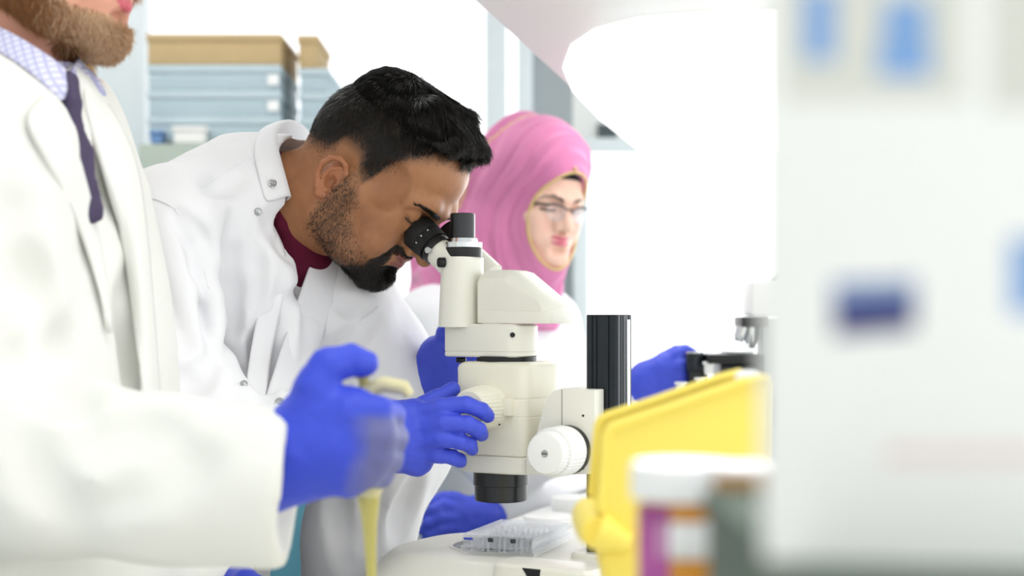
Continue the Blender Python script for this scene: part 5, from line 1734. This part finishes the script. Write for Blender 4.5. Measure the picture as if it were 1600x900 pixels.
b = MB(); b.box((gx0 + 0.13, 0.5215, gz - 0.0005), 0.128, 0.0018, 0.006); b.build('lid_edging', MATS['tan_board'], gb, bevel=0.0006)
mat('carton_white', '#f7f7f3', 0.6, 0.015, 20)
mat('print_sky', '#7fa8dc', 0.6, 0.12, 120)
mat('print_navy', '#2b2a6e', 0.6, 0.08, 120)
mat('print_steel', '#7d93bd', 0.6, 0.08, 120)
mat('print_grey', '#dcdcd2', 0.6, 0.02, 120)
mat('print_pink', '#eed8d6', 0.6, 0.02, 120)
KD = 0.36
kp = P(1192, 0, KD); kp.z = 0
kn = Vector((kp.x, kp.y, 0)).normalized()          # the carton is turned so that its face looks at the camera's side of the bench
ku = Vector((kn.y, -kn.x, 0))
KW, KT, KH = 0.105, 0.062, 0.1820
kc = kp + ku * (KW / 2) + kn * (KT / 2)
ctn = empty('carton', (kc.x, kc.y, gz), 'white product carton printed with small blue pictures in the right foreground', 'carton')
b = MB(); b.box((kc.x, kc.y, gz + 0.0005 + KH / 2), KW / 2, KT / 2, KH / 2, ku, kn); b.build('carton_body', MATS['carton_white'], ctn, bevel=0.0012)
b = MB(); b.box((kc.x - kn.x * KT / 4, kc.y - kn.y * KT / 4, gz + KH + 0.0009), KW / 2 - 0.001, KT / 4 - 0.001, 0.0004, ku, kn); b.build('top_flap', MATS['carton_white'], ctn, smooth=False)
def PK(px, py):
    d = Vector(((px - 800.0) / FPX, 1, (HY - py) / FPX))
    return Vector((0, 0, ZC)) + d * (kp.dot(kn) / (d.x * kn.x + d.y * kn.y))
def decal(x0, y0, x1, y1, m_, skew=0, lev=1):
    q = [PK(x0, y0), PK(x1, y0 - skew), PK(x1, y1 - skew), PK(x0, y1)]
    q = [v - kn * (0.0001 * lev) for v in q]
    b = MB(); b.prism(q, kn * 0.00008); return b.build('printed_picture', MATS[m_], ctn, smooth=False)
decal(1222, -60, 1508, 160, 'print_grey'); decal(1545, -60, 1640, 170, 'print_grey')
decal(1255, -20, 1305, 95, 'print_sky', lev=2); decal(1380, 0, 1450, 60, 'print_sky', lev=2); decal(1372, 62, 1455, 120, 'print_sky', lev=3)
decal(1300, 440, 1432, 474, 'print_steel', 4, 2); decal(1302, 474, 1430, 526, 'print_navy', 10, 2)
decal(1578, 372, 1640, 490, 'print_sky', lev=2); decal(1380, 700, 1640, 722, 'print_pink', lev=2)

# ---------------------------------------------------------------- the woman's compound microscope
MX = P(1172, 0, 2.25).x
cm_ = empty('compound_microscope', (MX, 2.25, BZ), 'white compound microscope with black stage beside the gloved hand of the woman', 'microscope')
def Q(px, py, d=2.25): return P(px, py, d)
def cbox(name, m, x0, y0, x1, y1, d0, d1, bevel=0.003):
    a, c = Q(x0, y0), Q(x1, y1)
    b = MB(); b.box(((a.x + c.x) / 2, (d0 + d1) / 2, (a.z + c.z) / 2), abs(c.x - a.x) / 2, (d1 - d0) / 2, abs(a.z - c.z) / 2)
    return b.build(name, MATS[m], cm_, bevel=bevel)
mat('smoke_grey', '#9fa2a2', 0.4, 0.03)
b = MB(); b.box((MX, 2.25, BZ + 0.025), 0.08, 0.10, 0.025); b.build('base', MATS['white_plastic'], cm_, bevel=0.008)
cbox('arm', 'smoke_grey', 1188, 498, 1222, 750, 2.22, 2.28, 0.006)
cbox('head', 'white_plastic', 1166, 440, 1222, 494, 2.20, 2.30, 0.008)
cbox('turret', 'black_plastic', 1153, 495, 1196, 511, 2.21, 2.29, 0.003)
b = MB(); b.lathe(Q(1174, 511), -UP, [(0, 0.014), (0.020, 0.0125), (0.028, 0.008), (0.034, 0.006)], 24); b.build('objective', MATS['chrome'], cm_)
b = MB(); b.lathe(Q(1160, 511, 2.23), -UP - Vector((0.3, 0, 0)), [(0, 0.010), (0.018, 0.009), (0.024, 0.006)], 24); b.build('objective', MATS['chrome'], cm_)
cbox('stage', 'black_plastic', 1096, 552, 1182, 566, 2.17, 2.33, 0.002)
cbox('stage_carrier', 'black_metal', 1120, 566, 1190, 640, 2.21, 2.29, 0.004)
cbox('slide_holder', 'chrome', 1128, 546, 1168, 552, 2.19, 2.27, 0.001)
b = MB(); b.lathe(Q(1086, 551, 2.22), -UP, [(0, 0.013), (0.003, 0.0145), (0.028, 0.0145), (0.030, 0.012)], 28); b.build('condenser', MATS['anodised'], cm_)
b = MB(); b.lathe(Q(1086, 549, 2.22), -UP, [(0, 0.0135), (0.003, 0.0148)], 28); b.build('condenser_ring', MATS['chrome'], cm_)
cbox('filter_holder', 'black_plastic', 1070, 578, 1100, 610, 2.20, 2.25, 0.006)
for x, y in ((1108, 565), (1095, 590), (1064, 597)):
    b = MB(); b.lathe(Q(x, y, 2.19), -UP, [(0, 0.010), (0.004, 0.010), (0.004, 0.007), (0.020, 0.007)], 18); b.build('stage_knob', MATS['white_plastic'], cm_)
b = MB(); b.lathe(Q(1204, 640, 2.22), Vector((0, -1, 0)), [(0, 0.025), (0.03, 0.024)], 30); b.build('focus_knob', MATS['black_plastic'], cm_)
b = MB(); b.lathe(Q(1222, 444, 2.25), Vector((0.7, 0, 0.7)), [(-0.01, 0.016), (0.03, 0.015), (0.03, 0.019), (0.06, 0.018)], 28); b.build('eyepiece', MATS['black_plastic'], cm_)

# ---------------------------------------------------------------- overhead cupboard above the far end of the bench
oc0, oc1 = Vector((-0.16, 1.32, 0)), Vector((0.306, 3.42, 0))
od = (oc1 - oc0).normalized()
on_ = Vector((od.y, -od.x, 0))
oh = empty('overhead_cupboard', (0.5, 2.4, 1.63), 'white overhead cupboard hanging above the back of the bench', 'cupboard')
mid = oc0 + (oc1 - oc0) * 0.5
L_ = (oc1 - oc0).length
b = MB(); b.box(mid + on_ * 0.35 + UP * 2.20, L_ / 2, 0.35, 0.56, od, on_); b.build('cupboard_body', MATS['white_plastic'], oh, bevel=0.006)
for k in range(3):
    b = MB(); b.box(mid + od * (L_ * (k - 1) / 3) - on_ * 0.009 + UP * 2.20, L_ / 6 - 0.004, 0.009, 0.55, od, on_); dr = b.build('cupboard_door', MATS['white_plastic'], oh, bevel=0.003)
    b = MB(); b.box(mid + od * (L_ * (k - 1) / 3 + L_ / 6 - 0.05) - on_ * 0.024 + UP * 1.86, 0.006, 0.006, 0.06, od, on_); b.build('handle', MATS['steel'], dr, bevel=0.002)

# lit diffuser added under the cupboard to whiten its underside
mat('lamp_diffuser', '#ffffff', 0.5, 0.0, 10, emit=1.15)
lp = empty('bench_lamp', mid + on_ * 0.35 + UP * 1.6, 'white light panel glowing under the overhead cupboard', 'lamp')
b = MB(); b.box(mid + on_ * 0.35 + UP * 1.633, L_ / 2 - 0.004, 0.345, 0.007, od, on_); b.build('lamp_housing', MATS['white_plastic'], lp, bevel=0.002)
def PU(px, py):
    d = (1.626 - ZC) * FPX / (HY - py)
    return Vector(((px - 800.0) / FPX * d, d, 1.626))
b = MB(); b.prism([PU(*q) for q in ((1004, 236), (940, 186), (895, 140), (880, 104), (892, 70), (930, 44), (1000, 26), (1100, 18), (1240, 14), (1420, 236))], Vector((0, 0, -0.003))); b.build('diffuser', MATS['lamp_diffuser'], lp, smooth=False)

# ---------------------------------------------------------------- boxes on the tall cabinet behind
mat('cabinet_sage', '#b3bfb4', 0.5, 0.03)
mat('box_slate', '#b4c7d0', 0.6, 0.05, 12)
mat('box_slate_lid', '#c3d4db', 0.6, 0.05, 12)
mat('cardboard', '#c4ab80', 0.8, 0.06, 25)
mat('bag_blue', '#6f93c4', 0.6, 0.05)
CD = 3.55
cz = P(0, 224, CD).z
cab = empty('tall_cabinet', (P(350, 0, CD).x, CD + 0.25, 0), 'tall pale green cabinet carrying the stacked boxes', 'cabinet')
xl, xr = P(216, 0, CD).x, P(548, 0, CD).x
b = MB(); b.box(((xl + xr) / 2, CD + 0.25, cz / 2), (xr - xl) / 2, 0.25, cz / 2 - 0.001); b.build('cabinet_body', MATS['cabinet_sage'], cab, bevel=0.004)
for k in (-1, 1):
    b = MB(); b.box(((xl + xr) / 2 + k * (xr - xl) / 4, CD - 0.008, cz / 2), (xr - xl) / 4 - 0.003, 0.008, cz / 2 - 0.03); dd = b.build('cabinet_door', MATS['cabinet_sage'], cab, bevel=0.002)
    b = MB(); b.box(((xl + xr) / 2 + k * 0.04, CD - 0.028, cz * 0.6), 0.005, 0.006, 0.07); b.build('handle', MATS['steel'], dd, bevel=0.002)
def flat_box(x0, x1, y0, y1, d, dep, m1, m2, name, lab, cat, grp=None, lidh=0.3):
    a, c = P(x0, y0, d), P(x1, y1, d)
    w_, h_ = (c.x - a.x), (a.z - c.z)
    o = tag(empty(name, ((a.x + c.x) / 2, d + dep / 2, c.z)), lab, cat, grp)
    b = MB(); b.box(((a.x + c.x) / 2, d + dep / 2, c.z + h_ * (1 - lidh) / 2), w_ / 2 - 0.004, dep / 2 - 0.004, h_ * (1 - lidh) / 2); b.build('box_body', MATS[m1], o, bevel=0.002)
    b = MB(); b.box(((a.x + c.x) / 2, d + dep / 2, a.z - h_ * lidh / 2 - 0.0005), w_ / 2, dep / 2, h_ * lidh / 2 - 0.0005); b.build('box_lid', MATS[m2], o, bevel=0.002)
    return o
GS = 'slate boxes stacked on the cabinet'
ys = [222, 181.5, 141, 100.5]
for k, w_ in enumerate(('bottom', 'middle', 'top')):
    o_ = flat_box(230, 438, ys[k + 1], ys[k], CD + 0.06, 0.32, 'box_slate', 'box_slate_lid', 'storage_box', 'slate-blue storage box, %s one of the wide stack under the long cardboard box' % w_, 'box', GS)
    b = MB(); q = P(427, (ys[k] + ys[k + 1]) / 2 + 4, CD + 0.06); b.box(q - Vector((0, 0.0005, 0)), 0.014, 0.001, 0.013); b.build('box_label', MATS['label_white'], o_, smooth=False)
flat_box(228, 440, 52, 100, CD + 0.06, 0.30, 'cardboard', 'cardboard', 'cardboard_box', 'long brown cardboard box on top of the wide slate stack', 'box', lidh=0.25)
ys = [222, 183, 144, 106]
for k, w_ in enumerate(('bottom', 'middle', 'top')):
    flat_box(466, 514, ys[k + 1], ys[k], CD + 0.10, 0.30, 'box_slate', 'box_slate_lid', 'storage_box', 'small slate-blue storage box, %s one of the narrow stack behind the bent man' % w_, 'box', GS)
flat_box(464, 497, 54, 105.5, CD + 0.10, 0.26, 'cardboard', 'cardboard', 'cardboard_box', 'short brown cardboard box on the narrow slate stack', 'box', lidh=0.25)
flat_box(268, 322, 196, 223.5, CD + 0.005, 0.05, 'white_plastic', 'white_plastic', 'white_box', 'small white box in front of the wide slate stack', 'box', lidh=0.3)
flat_box(232, 254, 203, 223.5, CD + 0.005, 0.05, 'bag_blue', 'bag_blue', 'blue_box', 'small blue box at the left end of the cabinet top', 'box', lidh=0.3)

# ---------------------------------------------------------------- stool with a teal back between the two men
mat('teal_vinyl', '#6aaabd', 0.5, 0.06, 20)
stl = empty('lab_stool', (P(452, 0, 2.22).x, 2.22, 0), 'teal lab stool seen between the two men', 'stool')
sx_, sy_ = P(452, 0, 2.22).x, 2.22
b = MB(); b.lathe((sx_, sy_, 0.60), UP, [(0, 0.14), (0.01, 0.155), (0.04, 0.155), (0.055, 0.14)], 40); b.build('seat', MATS['teal_vinyl'], stl)
b = MB(); b.ring_loft([[Vector((sx_ + x, sy_ + 0.13 + y, z)) for x, y in superellipse(32, 0.14 - g, 0.022 - g * 0.3, 4)] for z, g in ((0.74, 0.01), (0.76, 0), (1.06, 0), (1.09, 0.012))]); b.build('backrest', MATS['teal_vinyl'], stl)
b = MB(); b.tube([(sx_, sy_ + 0.05, 0.59), (sx_, sy_ + 0.17, 0.62), (sx_, sy_ + 0.155, 0.90)], 0.014, 12); b.build('back_support', MATS['black_metal'], stl)
b = MB(); b.lathe((sx_, sy_, 0.08), UP, [(0, 0.03), (0.30, 0.03), (0.30, 0.020), (0.52, 0.020)], 24); b.build('post', MATS['chrome'], stl)
for k in range(5):
    a = 2 * math.pi * k / 5
    e_ = Vector((sx_ + 0.24 * math.cos(a), sy_ + 0.24 * math.sin(a), 0.035))
    b = MB(); b.tube([(sx_, sy_, 0.09), e_ + UP * 0.02], [0.022, 0.014], 10); b.lathe(e_ - UP * 0.035, UP, [(0, 0.016), (0.05, 0.016)], 14); b.build('leg', MATS['black_plastic'], stl)
# small vent on the wall over the window
mat('vent_dark', '#5d686c', 0.6, 0.05)
va, vb = P(934, 194, BACK - 0.01), P(964, 222, BACK - 0.01)
vt = empty('wall_vent', ((va.x + vb.x) / 2, BACK - 0.01, vb.z), 'small dark vent on the wall just right of the pink headscarf', 'vent')
b = MB(); b.box(((va.x + vb.x) / 2, BACK - 0.008, (va.z + vb.z) / 2), (vb.x - va.x) / 2, 0.008, (va.z - vb.z) / 2); b.build('vent_frame', MATS['vent_dark'], vt, bevel=0.002)
for k in range(4):
    b = MB(); b.box(((va.x + vb.x) / 2, BACK - 0.018, vb.z + (k + 0.5) * (va.z - vb.z) / 4), (vb.x - va.x) / 2 - 0.005, 0.003, 0.003); b.build('slat', MATS['vent_dark'], vt)
# white dishes on the bench behind the plate
mat('dish_white', '#f6f6f3', 0.3, 0.01)
for (x, y), d, r, hh, lab in (((858, 826), 2.08, 0.038, 0.014, 'round white lidded dish on the bench behind the well plate'), ((902, 800), 2.16, 0.040, 0.03, 'taller white dish on the bench behind the black column')):
    c = P(x, 0, d)
    o = tag(empty('dish', (c.x, d, BZ)), lab, 'dish')
    b = MB(); b.lathe((c.x, d, BZ), UP, [(0, r * 0.93), (0.002, r * 0.95), (hh, r * 0.95)], 40); b.build('dish_base', MATS['dish_white'], o)
    b = MB(); b.lathe((c.x, d, BZ + hh * 0.5), UP, [(0, r * 0.96), (0, r), (hh * 0.5, r), (hh * 0.55, r * 0.97)], 40); b.build('dish_lid', MATS['dish_white'], o)
bpy.context.view_layer.update()
